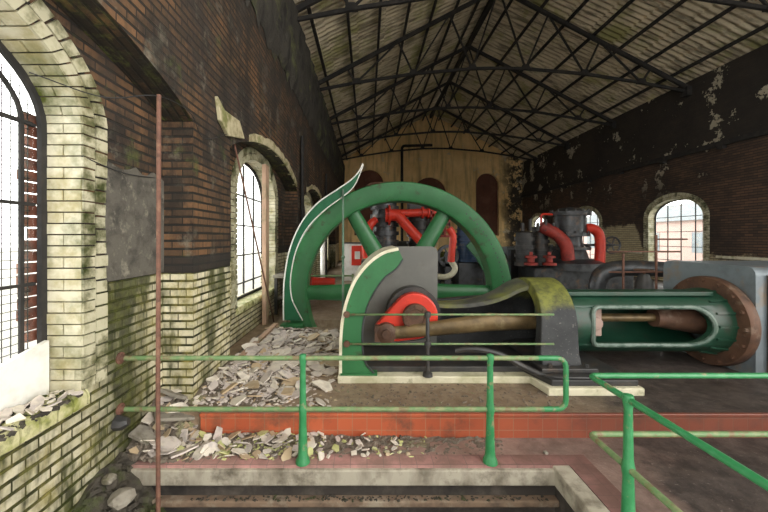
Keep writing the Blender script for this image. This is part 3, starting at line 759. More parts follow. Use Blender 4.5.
# thin guard rails across the crank
GR = thing('crank_rail', (.68, 3.93, .085), 'thin worn two-bar rail with one dark post before the red crank', 'railing')
for zc in (-.885, -1.225):
    mb = MB(); mb.cyl((-.25, 3.945, Z(zc)), (2.16, 3.945, Z(zc)), .0125, n=8); r_ = mb.build('rail', M_OLIVE, GR)
    mb = MB(); mb.lathe([(0, 0), (0, .035), (.02, .04), (.04, .03), (.04, 0)], (-.235, 3.93, Z(zc)), (0, 1, 0), 12); mb.build('rail_boss', M_RUST, r_)
mb = MB(); mb.sweep([(.70, 3.945, .085), (.70, 3.945, .12), (.70, 3.945, .14), (.70, 3.945, .46), (.70, 3.945, .80), (.70, 3.945, .83)], [.06, .055, .024, .022, .022, .012], 12)
for zc in (-.885, -1.225): mb.lathe([(-.035, .02), (-.03, .036), (0, .042), (.03, .036), (.035, .02)], (.70, 3.945, Z(zc)), (0, 0, 1), 12)
mb.build('post', M_BLACK, GR)

# ------------------------------------------------------------------ flywheel
FX, FY, FZ = .62, 6.70, Z(-1.07)
F = thing('flywheel', (FX, FY, FZ), 'huge green six-spoked flywheel standing in its floor pit', 'flywheel')
mb = MB(); mb.lathe([(-.2, 1.82), (-.2, 2.13), (-.18, 2.15), (.18, 2.15), (.2, 2.13), (.2, 1.82), (.17, 1.78), (-.17, 1.78), (-.2, 1.82)], (FX, FY, FZ), (0, 1, 0), 128)
RIM = mb.build('rim', M_GREEN, F)
for k in range(6):
    a = PI / 3 * k + .0; c, s_ = math.cos(a), math.sin(a)
    mb = MB(); mb.sweep([(FX + c * .30, FY, FZ + s_ * .30), (FX + c * 1.0, FY, FZ + s_ * 1.0), (FX + c * 1.80, FY, FZ + s_ * 1.80)], [.20, .165, .14], 4, sect=[(math.cos(t) * (1 if i % 1 == 0 else 1), math.sin(t) * .62) for i, t in enumerate([2 * PI * j / 14 for j in range(14)])])
    mb.build('spoke', M_GREEN, F)
mb = MB(); mb.lathe([(-.30, 0), (-.30, .26), (-.26, .30), (-.2, .42), (.2, .42), (.26, .30), (.30, .26), (.30, 0)], (FX, FY, FZ), (0, 1, 0), 40); mb.build('hub', M_GREEN, F)
mb = MB()
for k in range(26):
    a = -.30 + k * .047
    for dy in (-.202,):
        mb.cyl((FX + 1.99 * math.cos(a), FY + dy - .006, FZ + 1.99 * math.sin(a)), (FX + 1.99 * math.cos(a), FY + dy, FZ + 1.99 * math.sin(a)), .014, n=8)
mb.build('barring_holes', M_BLACK, RIM)
o = MB().cyl((SX, 5.08, SZ), (SX, 8.80, SZ), .15, n=24).build('crankshaft', M_STEEL, F)

# flywheel splash guard: curved fin with white edges, flicked tip
GYF = 6.36
def px(u, v, y=GYF): return ((u - 367) * y / 341.33, Z((238 - v) * y / 341.33))
go = smooth_path([px(284, 320), px(284, 300), px(285, 278), px(290, 250), px(301, 224), px(317, 204), px(337, 190), px(350, 181), px(358, 173), px(363, 164)], 6)
gi = smooth_path([px(303, 320), px(297, 309), px(292, 297), px(291, 278), px(296, 252), px(307, 229), px(324, 211), px(344, 196), px(355, 185), px(363.4, 165)], 6)
G = thing('flywheel_guard', (-1.45, GYF, 0), 'dark green curved wheel guard fin with white edges and flicked pointed tip', 'wheel guard')
MB().strip(go, gi, 'y', GYF - .03, GYF + .03).build('fin', worn('deep_green_paint', (.015, .105, .048), (.022, .135, .06), rough=.38), G)
MB().sweep([(p[0], GYF - .035, p[1]) for p in go], .013, 6).build('outer_edge', M_WHITE, G)
MB().sweep([(p[0], GYF - .035, p[1]) for p in gi], .011, 6).build('inner_edge', M_WHITE, G)
MB().box((px(282, 320)[0], GYF - .14, 0), (px(304, 320)[0], GYF + .07, .09)).build('foot', M_GREEN, G)
st = MB().sweep([(-.44, 6.28, 0), (-.44, 6.28, .03), (-.44, 6.28, .05), (-.44, 6.28, Z(.86)), (-.44, 6.28, Z(.90))], [.06, .055, .024, .020, .012], 10)
st.lathe([(-.04, .02), (0, .04), (.04, .02)], (-.44, 6.28, Z(-.35)), (0, 0, 1), 10); st.build('stay_post', worn('grey_green_paint', (.10, .20, .13), (.25, .30, .22), (.06, .10, .07), s2=8, rough=.5), G)

# ------------------------------------------------------------------ handrails in front
def post(mb, x, y, zb, zt, zl):
    prof = [(0, .062), (.02, .060), (.05, .045), (.10, .040), (zl - zb - .05, .031), (zl - zb - .03, .034), (zl - zb, .038), (zl - zb + .03, .033), (zl - zb + .06, .029), (zt - zb - .06, .024), (zt - zb - .03, .029), (zt - zb, .034), (zt - zb + .03, .028), (zt - zb + .04, .0)]
    sec = [(math.cos(t), math.sin(t)) for t in [2 * PI * k / 12 for k in range(12)]]
    return mb.lathe([(a, b) for a, b in prof], (x, y, zb), (0, 0, 1), 12)
RT, RL = Z(-1.02), Z(-1.454)
H = thing('handrail', (0, 2.9, WZ), 'long green pipe handrail with two posts along the pit edge, fixed to the left wall', 'railing')
mb = MB(); mb.sweep(rounded([(-2.10, 2.9, RT), (1.69, 2.9, RT), (1.69, 2.9, RL), (-2.10, 2.9, RL)], .09), .0205, 12); PIPE = mb.build('pipe', M_OLIVE, H)
for z in (RT, RL): MB().lathe([(0, .05), (.012, .05), (.016, .03), (.05, .027)], (-2.10, 2.9, z), (1, 0, 0), 16).build('wall_flange', M_RUSTROD, PIPE)
mb = MB(); mb.sweep(rounded([(1.45, 2.9, RT), (1.69, 2.9, RT), (1.69, 2.9, RL), (1.5, 2.9, RL)], .09), .0215, 12); mb.build('bent_end', M_RAILG, PIPE)
for x in (-.545, 1.046): post(MB(), x, 2.9, WZ + .005, RT, RL).build('post', M_RAILG, H)
H2 = thing('handrail', (1.65, 2.156, WZ), 'green cornered pipe handrail with one post beside the right edge of the pit', 'railing')
for z, m in ((RT, M_RAILG), (RL, M_OLIVE)):
    mb = MB(); mb.sweep(rounded([(1.65, .3, z), (1.65, 2.53, z), (6.5, 2.53, z)], .05), .0205, 12); mb.build('pipe', m, H2)
post(MB(), 1.65, 2.156, WZ + .005, RT, RL).build('post', M_RAILG, H2)
post(MB(), 1.65, .55, WZ + .005, RT, RL).build('post', M_RAILG, H2)
post(MB(), 5.2, 2.53, WZ + .005, RT, RL).build('post', M_RAILG, H2)

# rusty standing pipe near the left pier, and wires
o = MB().sweep([(-1.59, 2.6, -.95), (-1.592, 2.6, 0.6), (-1.588, 2.6, 1.6), (-1.585, 2.6, Z(1.09))], .0165, 10).build('standing_pipe', M_RUSTROD)
tag(o, 'thin rusty vertical pipe standing in the pit before the left brick pier', 'pipe')
def wire(pts, label, r=.004):
    o = MB().sweep(smooth_path(pts, 8), r, 6).build('wire', M_WIRE); tag(o, label, 'wire'); return o
wire([(-2.08, 2.1, Z(1.02)), (-1.85, 2.4, Z(.99)), (-1.585, 2.6, Z(1.08)), (-1.70, 3.3, Z(1.20)), (-1.765, 3.7, Z(1.08)), (-1.76, 4.4, Z(1.35))], 'loose wire sagging over the top of the rusty standing pipe')
wire([(-2.09, 2.5, Z(.60)), (-2.06, 2.9, Z(.55)), (-2.09, 3.45, Z(.60))], 'thin slack wire hanging across the wall between near window and pier')
o = MB().cyl((-1.86, 4.7, Z(1.45)), (-1.80, 6.6, .06), .014, n=8).build('leaning_rod', M_RUSTROD); tag(o, 'thin dark rod leaning across the tall window behind the left pier', 'rod')
# timber in the second window
o = MB().box((-2.02, 6.56, -.0), (-1.94, 6.76, Z(1.42))).build('timber_board', M_TIMBER, None, .006); tag(o, 'tall pinkish timber board standing upright in front of the second left window', 'board')
# fallen slab hanging on the upper pier
def on_pier(u, v, x=1.74): y = 341.33 * x / (367 - u); return (y, Z((238 - v) * y / 341.33))
o = MB().prism([on_pier(*q) for q in ((218, 96), (225, 110), (240, 121), (245, 139), (229, 136), (221, 120))], 'x', PX + .005, PX + .05).build('render_slab', M_HOOD, None, .008); tag(o, 'loose slab of cream render peeling from the wall above the second left window', 'slab')
# white board in the bottom of window one
mb = MB(); mb.prism([(.35, Z(SILL)), (2.47, Z(SILL)), (2.47, Z(-.74)), (1.9, Z(-.86)), (.35, Z(-1.0))], 'x', -2.335, -2.30)
tag(mb.build('white_board', M_WHITE), 'white board propped in the bottom of the nearest window', 'board')
# added black stub standing in for the dark hole where the lower rail enters
o = MB().sweep([(-2.10, 2.86, Z(-1.545)), (-2.04, 2.86, Z(-1.55)), (-2.0, 2.865, Z(-1.54))], [.065, .055, .03], 7).build('wall_hole_stub', M_BLACK); tag(o, 'black stub standing in for the dark hole in the mossy wall below the rail end', 'wall hole')

# ------------------------------------------------------------------ railings and small things behind the engines
def rods(name, posts, rails, y, label, m=M_RUSTROD, r=.018, zb=0.0):
    t = thing(name, (posts[0][0], y, zb), label, 'railing')
    for x, zt in posts:
        mb = MB(); mb.sweep([(x, y, zb), (x, y, zb + .03), (x, y, zb + .031), (x, y, Z(zt))], [.05, .05, r, r], 10); mb.build('post', m, t)
    for x0, x1, z in rails: MB().cyl((x0, y, Z(z)), (x1, y, Z(z)), r * .75, n=8).build('rail', m, t)
    return t
rods('rail_stand', [(4.66, .05), (4.13, -.25)], [(3.9, 5.05, -.22), (4.66, 5.16, -.02), (3.9, 5.0, -.55)], 5.50, 'rusty pipe rail stand behind the green trunk guide of the near engine')
rods('rail_stand', [(-1.55, -.88), (-.35, -.88)], [(-2.0, -.15, -.93), (-2.0, -.15, -1.25)], 8.4, 'pale pipe rail stand seen through the left side of the flywheel', M_OLIVE, .03)
# bench in the second recess
B = thing('metal_bench', (-1.8, 7.9, 0), 'low metal bench with pale top by the far jamb of the second left window', 'bench')
MB().box((-2.06, 7.45, .80), (-1.48, 8.55, .87)).build('bench_top', M_STONE, B, .01)
for x in (-2.0, -1.54):
    for y in (7.5, 8.5): MB().box((x - .03, y - .03, 0), (x + .03, y + .03, .80)).build('leg', M_BLACK, B)
MB().box((-1.98, 7.56, .32), (-1.56, 8.44, .36)).build('shelf', M_STONE, B)
# white cabinet with red panel
K = thing('switch_cabinet', (-.95, 13.6, 0), 'white cabinet with a red framed panel, seen through the flywheel spokes', 'cabinet')
MB().box((-.92, 13.3, 0), (-.18, 13.9, 1.46)).build('body', M_WHITE, K, .02)
mb = MB(); mb.box((-.60, 13.26, .62), (-.20, 13.30, 1.38)); pn = mb.build('panel', M_RED, K)
MB().box((-.48, 13.24, .86), (-.27, 13.262, 1.16)).build('panel_plate', M_WHITE, pn)
MB().box((-.95, 13.27, 1.46), (-.15, 13.92, 1.51)).build('top', M_STEEL, K)
o = MB().cyl((-1.63, 12.6, 0), (-1.63, 12.6, 2.1), .09, n=14).build('white_post', M_WHITE); tag(o, 'white round post left of the white cabinet, seen inside the flywheel rim', 'post')
V = thing('valve_body', (-1.2, 9.6, 0), 'low dull red valve seen through the flywheel near the left wall', 'valve')
MB().lathe([(0, 0), (0, .16), (.1, .16), (.12, .09), (.30, .09)], (-1.25, 9.6, 0), (0, 0, 1), 16).build('foot', M_DKRED, V)
MB().cyl((-1.62, 9.6, .42), (-.90, 9.6, .42), .17, .13, n=16).build('barrel', M_RED, V)
MB().lathe([(-.03, .12), (-.03, .25), (.03, .25), (.03, .12)], (-1.55, 9.6, .42), (1, 0, 0), 18).build('flange', M_DKRED, V)

# ------------------------------------------------------------------ compressors behind the wheel
def P(u, v, y): return Vector(((u - 367) * y / 341.33, y, Z((238 - v) * y / 341.33)))
def PX2(u, v, y): p = P(u, v, y); return (p.x, p.z)
def finned(mb, x, y, z0, z1, r, fins=5, n=24):
    h = (z1 - z0) / fins; prof = [(0, 0), (0, r)]
    for k in range(fins): prof += [(k * h, r), (k * h + h * .45, r), (k * h + h * .46, r * .84), (k * h + h * .98, r * .84)]
    prof += [(z1 - z0, r), (z1 - z0 + .03, r * .9), (z1 - z0 + .06, 0)]
    return mb.lathe(prof, (x, y, z0), (0, 0, 1), n)
C1 = thing('air_compressor', (1.1, 12.0, 0), 'black air compressor with thick red pipes, framed by the upper spokes of the flywheel', 'compressor', 'air compressors')
mb = MB(); mb.box((-.2, 11.5, 0), (2.5, 12.6, .9)); mb.build('base_frame', M_STEEL, C1, .03)
mb = MB(); finned(mb, .62, 12.0, .9, 2.95, .50, 7); mb.build('cylinder', M_STEEL, C1)
mb = MB(); mb.lathe([(0, 0), (0, .36), (.12, .36), (.12, .45), (.20, .45), (.24, .30), (.40, .22), (.40, 0)], (.62, 12.0, 3.0), (0, 0, 1), 24); mb.build('cylinder_head', M_BLACK, C1)
mb = MB(); finned(mb, 1.88, 12.2, .9, 2.55, .46, 6); mb.build('cylinder', M_BLACK, C1)
mb = MB(); mb.box((1.45, 11.95, 2.62), (2.3, 12.45, 3.0)); mb.build('valve_chest', M_BLACK, C1, .05)
mb = MB(); mb.lathe([(0, 0), (0, .24), (.10, .24), (.10, .34), (.16, .34), (.16, .20), (.45, .20)], (.62, 11.45, 2.45), (1, 0, 0), 12); mb.build('pipe_flange', M_RED, C1)
mb = MB(); mb.sweep(smooth_path([(.85, 11.45, 2.46), (1.05, 11.4, 2.40), (1.45, 11.35, 1.95), (1.95, 11.3, 1.42)], 6), .17, 14); mb.build('delivery_pipe', M_RED, C1)
mb = MB(); mb.cyl((1.05, 11.7, 2.52), (2.55, 11.7, 2.56), .14, n=14); 
for x in (1.9, 2.1, 2.3, 2.5): mb.lathe([(-.03, .10), (-.03, .21), (.03, .21), (.03, .10)], (x, 11.7, 2.55), (1, 0, 0), 16)
mb.build('cross_pipe', M_RED, C1)
mb = MB()
for k in range(5): 
    mb.box((2.14, 11.5, 1.7 + k * .2), (2.8, 11.55, 1.78 + k * .2)); mb.box((2.14 + k * .155, 11.5, 1.7), (2.19 + k * .155, 11.55, 2.7))
mb.build('red_grille', M_DKRED, C1)
mb = MB(); mb.sweep(smooth_path([P(366, 188, 12), P(372, 184, 12), P(395, 183, 12), P(400, 185, 12), P(401, 200, 12)], 5), .05, 8); mb.build('vent_pipe', M_RUSTROD, C1)
mb = MB(); mb.sweep(smooth_path([(-.02, 11.6, 1.0), (-.05, 11.6, 1.5), (.1, 11.6, 2.1), (.3, 11.7, 2.3)], 5), .13, 12); mb.build('intake_pipe', M_RED, C1)
o = MB().sweep(smooth_path([P(449, 228, 8), P(453, 236, 8), P(452, 250, 8), P(451, 262, 8)], 5), .085, 12)
Hs = thing('red_hose', P(452, 262, 8), 'red hanging hose with a white hooked end, right of the crank guard', 'hose')
o.build('hose', M_RED, Hs)
MB().sweep(smooth_path([P(451, 261, 8), P(455, 268, 8), P(452, 274, 8), P(445, 277, 8), P(436, 276, 8)], 5), .07, 10).build('hooked_end', M_CREAM, Hs)
MT = thing('electric_motor', (3.3, 11.4, 0), 'blue upright motor to the right of the hanging red hose', 'motor')
mb = MB(); mb.box((2.95, 10.95, 0), (3.75, 11.8, .88)); mb.box((2.55, 11.15, 0), (2.75, 11.25, 1.1)); mb.build('pedestal', M_STEEL, MT)
mb = MB(); finned(mb, 3.32, 11.4, .9, 1.95, .36, 6); mb.build('body', M_BLUE, MT)
mb = MB(); mb.lathe([(0, 0), (0, .3), (.10, .3), (.14, .1), (.2, 0)], (3.32, 11.4, 1.99), (0, 0, 1), 20); mb.build('cap', M_BLUE, MT)
mb = MB(); mb.ring((2.65, 11.2, 1.1), (0, 1, 0), .26, .36, -.05, .05, 28); mb.build('pulley', M_STEEL, MT)
mb = MB(); mb.lathe([(-.06, 0), (-.06, .12), (.06, .12), (.06, 0)], (2.65, 11.2, 1.1), (0, 1, 0), 14)
for k in range(4): a = k * PI / 2 + .4; mb.bar((2.65, 11.2, 1.1), (2.65 + .3 * math.cos(a), 11.2, 1.1 + .3 * math.sin(a)), .05)
mb.build('pulley_hub', M_STEEL, MT)
# far wheel guard piece (green and white) beyond
bg_ = thing('belt_guard', (3.5, 10.6, 0), 'slanting green belt guard with a pale edge, right of the blue motor', 'guard')
u1 = smooth_path([PX2(472, 240, 10.6), PX2(482, 250, 10.6), PX2(492, 266, 10.6)], 5); u2 = smooth_path([PX2(466, 246, 10.6), PX2(475, 257, 10.6), PX2(483, 270, 10.6)], 5)
MB().strip(u1, u2, 'y', 10.56, 10.66).build('cover', M_GREEN, bg_)
MB().sweep([(p[0], 10.55, p[1]) for p in u1], .03, 6).build('pale_edge', M_CREAM, bg_)
MB().box((3.62, 10.57, 0), (3.74, 10.65, PX2(480, 264, 10.6)[1])).build('stand', M_BLACK, bg_)
# right-hand machinery
C2 = thing('air_compressor', (6.5, 11.0, 0), 'tall black vertical compressor with red pipes before the far right window', 'compressor', 'air compressors')
mb = MB(); mb.box((5.2, 10.6, 0), (8.3, 11.8, .75)); mb.build('base_frame', M_STEEL, C2, .05)
mb = MB(); mb.lathe([(0, 0), (0, .95), (.22, .95), (.28, .80), (.34, .55), (.62, .46), (.62, .60), (.72, .60), (.72, .38), (1.05, .36), (1.05, .58), (1.15, .58), (1.15, .48), (1.72, .48), (1.72, .62), (1.84, .62), (1.84, .42), (1.96, .30), (2.0, 0)], (6.58, 11.1, .68), (0, 0, 1), 32); mb.build('cylinder', M_STEEL, C2)
bolts = MB()
for k in range(14):
    a = 2 * PI * k / 14
    for z in (1.35, 1.78, 2.47): bolts.cyl((6.58 + .55 * math.cos(a), 11.1 + .55 * math.sin(a), z), (6.58 + .55 * math.cos(a), 11.1 + .55 * math.sin(a), z + .12), .03, n=6)
bolts.build('flange_bolts', M_BLACK, C2)
mb = MB(); mb.sweep(smooth_path([(6.95, 10.9, 1.98), (7.2, 10.9, 1.98), (7.4, 10.9, 1.80), (7.45, 10.9, 1.45), (7.42, 10.9, .8)], 6), .15, 14); mb.build('outlet_pipe', M_RED, C2)
mb = MB(); mb.sweep(smooth_path([(5.5, 10.8, 2.05), (5.85, 10.7, 1.85), (6.15, 10.6, 1.5), (6.25, 10.6, 1.0)], 6), .19, 14); mb.build('inlet_pipe', M_DKRED, C2)
mb = MB(); finned(mb, 5.02, 10.9, .8, 1.85, .30, 4); mb.build('side_cylinder', M_BLACK, C2)
mb = MB(); finned(mb, 5.62, 11.1, .8, 2.0, .28, 5); mb.build('side_cylinder', M_BLACK, C2)
mb = MB()
for k in range(5): mb.cyl((4.85 + k * .24, 10.65, 1.9), (4.85 + k * .24, 10.65, 2.15 + (k % 2) * .12), .05, n=10)
mb.build('valve_stems', M_BLACK, C2)
for x in (4.95, 5.5):
    mb = MB(); mb.lathe([(0, 0), (0, .20), (.07, .20), (.09, .10), (.22, .10), (.22, .17), (.28, .17), (.30, .05), (.40, .05), (.40, 0)], (x, 10.3, .86), (0, 0, 1), 16); mb.build('valve_cap', M_DKRED, C2)
mb = MB(); mb.sweep(rounded([P(541, 226, 11), P(541, 214, 11), P(566, 215, 11)], .1), .035, 8); mb.build('oil_line', M_RED, C2)
HWH = thing('handwheel', (7.9, 11, 1.43), 'spoked handwheel on a spindle to the right of the tall compressor', 'handwheel')
mb = MB(); c = P(612, 245, 11)
mb.sweep([(c.x + .26 * math.cos(2 * PI * k / 24), 11 , c.z + .26 * math.sin(2 * PI * k / 24)) for k in range(24)], .03, 8, True); mb.build('wheel_rim', M_STEEL, HWH)
mb = MB()
for k in range(5): a = k * 2 * PI / 5; mb.bar(c, (c.x + .26 * math.cos(a), 11, c.z + .26 * math.sin(a)), .035)
mb.build('wheel_spokes', M_STEEL, HWH); MB().cyl((c.x - .9, 11.05, c.z), (c.x + .08, 11.0, c.z), .04, n=10).build('spindle', M_STEEL, HWH)
# low pipework between the far engine and the right wall
mb = MB()
o = MB().sweep(smooth_path([(5.0, 7.4, .0), (5.0, 7.4, .7), (5.25, 7.4, .98), (6.0, 7.4, 1.02), (6.7, 7.4, .9), (6.9, 7.4, .3), (6.9, 7.4, 0)], 6), .17, 14).build('steam_pipe', M_STEEL); tag(o, 'thick dark bent steam pipe behind the near cylinder block', 'pipe')
for i, (x, y, h, r, l) in enumerate(((5.6, 6.9, .95, .16, 'dark valve with round cap on the low pipework, left one'), (6.1, 6.8, .88, .13, 'smaller dark valve with round cap on the low pipework, in the middle'), (6.65, 6.9, 1.0, .17, 'dark green-black valve with round cap nearest the right wall pipework'))):
    t = thing('pipe_valve', (x, y, 0), l, 'valve')
    MB().lathe([(0, 0), (0, r * 1.3), (.08, r * 1.3), (.08, r * .7), (h * .5, r * .7), (h * .5, r * 1.2), (h * .62, r * 1.2), (h * .66, r), (h * .85, r * .9), (h, r * .5), (h, 0)], (x, y, 0), (0, 0, 1), 18).build('body', M_DKGREEN if i == 2 else M_BLACK, t)
    mb = MB(); mb.sweep([(x + r * math.cos(2 * PI * k / 16), y + r * math.sin(2 * PI * k / 16), h + .08) for k in range(16)], .015, 6, True); mb.bar((x - r, y, h + .08), (x + r, y, h + .08), .02); mb.cyl((x, y, h - .02), (x, y, h + .09), .02, n=8); mb.build('handle', M_RUST, t)
# pipe on the end wall
o = MB().sweep(rounded([(2.6, ENDY - .12, 0), (2.6, ENDY - .12, Z(6.85)), (4.85, ENDY - .12, Z(6.9))], .25), .10, 10).build('wall_pipe', M_TRUSS); tag(o, 'black pipe climbing the ochre end wall and turning right near the gable', 'pipe')
# downpipes in the left recesses
for y, l in ((8.70, 'dark downpipe on the left wall between second and third windows'), (14.0, 'dark downpipe on the left wall beyond the third window')):
    o = MB().cyl((PX + .07, y + .35, 0), (PX + .07, y + .35, Z(2.7)), .045, n=10).build('downpipe', M_TRUSS); tag(o, l, 'pipe')

# ------------------------------------------------------------------ rubble
def mound(name, mat, x0, x1, y0, y1, f, nx=26, ny=22, jit=.012, label=None, z0=-1.0):
    vs = []; mb = MB()
    for i in range(nx + 1):
        for j in range(ny + 1):
            x = x0 + (x1 - x0) * i / nx; y = y0 + (y1 - y0) * j / ny; vs.append((x, y, f(x, y) + R.uniform(-jit, jit)))
    mb.add(vs, [(i * (ny + 1) + j, (i + 1) * (ny + 1) + j, (i + 1) * (ny + 1) + j + 1, i * (ny + 1) + j + 1) for i in range(nx) for j in range(ny)])
    o = mb.build(name, mat); o['kind'] = 'stuff'; o['label'] = label; o['category'] = 'rubble'; return o
def sstep(a, b, t): t = max(0, min(1, (t - a) / (b - a))); return t * t * (3 - 2 * t)
# height of the slope of rubble in the left corner, bridging walkway and platform, and the drift along the wall beyond
def corner(x, y): 
    w = 1 - sstep(-2.0, -1.48, x); up = sstep(2.85, 3.45, y)
    return WZ - .02 + w * (.05 + .30 * up) 
def drift(x, y):
    wx = 1 - sstep(-1.75, -.55, x); return -.012 + .10 * wx * sstep(3.3, 3.7, y) * (1 - .35 * sstep(4.8, 6.2, y))
mound('corner_rubble', M_DUST, -2.10, -1.45, 2.88, 3.50, corner, label='slope of dust and rubble in the corner beside the left pier')
mound('drift_rubble', M_DUST, -1.80, -.40, 3.42, 6.25, drift, label='drift of dust and fine rubble along the left wall up to the flywheel guard')
def walk_d(x, y): return WZ - .008 + .035 * (1 - sstep(-1.3, 1.2, x)) * sstep(2.92, 3.2, y) + .012 * sstep(3.1, 3.26, y)
mound('walkway_rubble', M_DUST, -1.60, 1.2, 2.93, 3.262, walk_d, 60, 12, label='dust and grit swept against the red tiled step')
def pitm(x, y): 
    return -.97 + .62 * (1 - sstep(-2.1, -1.45, x)) * sstep(1.5, 2.75, y) + .20 * (1 - sstep(-2.1, -1.2, x))
mound('pit_rubble', M_DARKRUB, -2.10, -1.0, 1.3, 2.9, pitm, label='dark damp rubble heaped in the pit corner below the mossy wall', jit=.025)

def chip(n, s, th):
    a0 = R.uniform(0, 6); pts = []
    for k in range(n):
        a = a0 + 2 * PI * (k + R.uniform(-.3, .3)) / n; r = s * R.uniform(.65, 1.1); pts.append((r * math.cos(a) * 1.25, r * math.sin(a) * .85))
    return MB().prism(pts, 'z', -th / 2, th / 2).mesh('slate')
PROTO = {}
for key, m in (('g', M_SLATE), ('w', M_SLATEW), ('m', M_SLATEM), ('o', M_SLATEO)):
    PROTO[key] = []
    for k in range(7):
        me = chip(R.choice((4, 5, 5, 6, 7)), 1.0, .12); me.materials.append(m); PROTO[key].append(me)
def slate(x, y, z, s, key, tilt, label, group):
    o = bpy.data.objects.new('slate_fragment', R.choice(PROTO[key])); COL.objects.link(o)
    o.scale = (s, s, max(.06, s) * R.uniform(.8, 1.2)); o.rotation_euler = (R.gauss(0, tilt), R.gauss(0, tilt), R.uniform(0, 6.28)); o.location = (x, y, z)
    return tag(o, label, 'broken slate', group)
names = {'g': 'grey', 'w': 'pale', 'm': 'moss-yellowed', 'o': 'ochre'}
def scatter(n, xr, yr, zf, sz, keys, tilt, place, cond=None):
    got = []; tries = 0
    while len(got) < n and tries < n * 60:
        tries += 1
        x = R.uniform(*xr); y = R.uniform(*yr)
        if cond and R.random() > cond(x, y): continue
        s = R.choice(sz) * R.uniform(.85, 1.15)
        if x > -.5 and y < 3.28: s *= .5
        if any((x - a) ** 2 + (y - b) ** 2 < (.55 * (s + c)) ** 2 for a, b, c in got): continue
        got.append((x, y, s)); k = R.choice(keys)
        slate(x, y, zf(x, y) + .024 + s * .12, s, k, tilt, '%s broken slate fragment %s' % (names[k], place), '%s slate fragments %s' % (names[k], place))
    return got
scatter(150, (-1.72, -.42), (3.42, 6.1), drift, (.055, .07, .08, .10, .12, .14), 'ggggwwgo', .26, 'in the drift on the platform between left wall and crank guard', lambda x, y: 1 - .55 * sstep(-1.0, -.4, x) * (1 - sstep(4.2, 5, y)))
scatter(105, (-1.70, .35), (2.95, 3.24), walk_d, (.03, .04, .05, .065, .08), 'gggwwmo', .34, 'on the pink walkway against the red tiled step', lambda x, y: 1 - .88 * sstep(-.75, -.2, x))
scatter(34, (-2.02, -1.55), (2.92, 3.46), corner, (.05, .07, .09, .12), 'ggwoo', .32, 'on the rubble slope in the corner beside the left pier')
def sillz(x, y): return Z(SILL) + .0
scatter(26, (-2.26, -2.04), (1.9, 2.46), sillz, (.03, .04, .055), 'ggww', .35, 'on the sill of the nearest window')
# tiny grit and chips as one heap
def grit(name, n, xr, yr, zf, s0, s1, mat, label, cond=None):
    mb = MB(); c = 0
    while c < n:
        x = R.uniform(*xr); y = R.uniform(*yr)
        if cond and R.random() > cond(x, y): continue
        c += 1; s = R.uniform(s0, s1); m = Matrix.Translation((x, y, zf(x, y) + s * .3)) @ Matrix.Rotation(R.uniform(0, 6.3), 4, 'Z') @ Matrix.Rotation(R.gauss(0, .5), 4, 'X') @ Matrix.Diagonal((1, R.uniform(.5, .9), R.uniform(.25, .6), 1))
        vs = [m @ (Vector(v) * s) for v in ((-1, -.6, -.6), (1, -.8, -.6), (.8, .7, -.6), (-.7, 1, -.6), (-.7, -.5, .6), (.7, -.6, .6), (.5, .5, .6), (-.5, .7, .6))]
        mb.add(vs, [(3, 2, 1, 0), (4, 5, 6, 7), (0, 1, 5, 4), (1, 2, 6, 5), (2, 3, 7, 6), (3, 0, 4, 7)])
    o = mb.build(name, mat); o['kind'] = 'stuff'; o['label'] = label; o['category'] = 'rubble'
grit('slate_chips', 2300, (-1.75, -.38), (3.35, 6.2), drift, .010, .034, M_SLATE, 'small slate chips carpeting the platform by the left wall', lambda x, y: 1 - .6 * sstep(-1.0, -.4, x) * (1 - sstep(4.2, 5, y)))
grit('buff_chips', 500, (-1.75, -.30), (3.35, 6.2), drift, .010, .030, M_SLATEO, 'small buff chips among the slates on the platform')
grit('mossy_chips', 400, (-1.75, .6), (2.94, 3.26), walk_d, .008, .03, M_SLATEM, 'small mossy chips on the walkway', lambda x, y: 1 - .9 * sstep(-1, -.2, x))
grit('walkway_chips', 1100, (-1.75, 1.3), (2.93, 3.26), walk_d, .006, .026, M_DUST, 'small grey chips on the walkway below the step', lambda x, y: (1 - .85 * sstep(-.9, -.2, x)) * (.4 + .6 * sstep(3.0, 3.2, y)))
grit('corner_chips', 420, (-2.06, -1.5), (2.9, 3.48), corner, .012, .05, M_DUST, 'fine chips on the rubble slope beside the pier')
grit('platform_grit', 420, (-.4, 2.2), (3.32, 3.92), lambda x, y: 0, .005, .018, M_DUST, 'grit scattered on the platform before the plinth')
grit('sill_grit', 240, (-2.3, -2.03), (.9, 2.49), sillz, .008, .028, M_DARKRUB, 'dark grit on the sill of the nearest window')
grit('pit_chips', 240, (-2.05, -1.1), (1.7, 2.85), pitm, .02, .06, M_DARKRUB, 'dark chips on the rubble in the pit corner')
grit('ledge_grit', 220, (-1.5, 1.5), (2.835, 2.89), lambda x, y: WZ - .275, .004, .016, M_DARKRUB, 'grit on the ledge inside the pit')
# larger lumps
def lump(name, x, y, z, s, mat, label, cat, box=None, group=None):
    mb = MB()
    if box:
        a, b, c = box; m = Matrix.Translation((x, y, z)) @ Matrix.Rotation(R.uniform(0, 3), 4, 'Z') @ Matrix.Rotation(R.gauss(0, .3), 4, 'X') @ Matrix.Rotation(R.gauss(0, .25), 4, 'Y'); mb.box((-a / 2, -b / 2, -c / 2), (a / 2, b / 2, c / 2), m)
        o = mb.build(name, mat, None, .006)
    else:
        bm = bmesh.new(); bmesh.ops.create_icosphere(bm, subdivisions=2, radius=s)
        for v in bm.verts: v.co *= R.uniform(.78, 1.12); v.co.z *= .75
        me = bpy.data.meshes.new(name); bm.to_mesh(me); bm.free(); o = link(name, me, mat); o.location = (x, y, z)
    return tag(o, label, cat, group)
lump('stone_lump', -1.83, 2.55, -.26, .085, M_STONE, 'larger pale stone lump in the dark rubble at the foot of the mossy wall', 'stone')
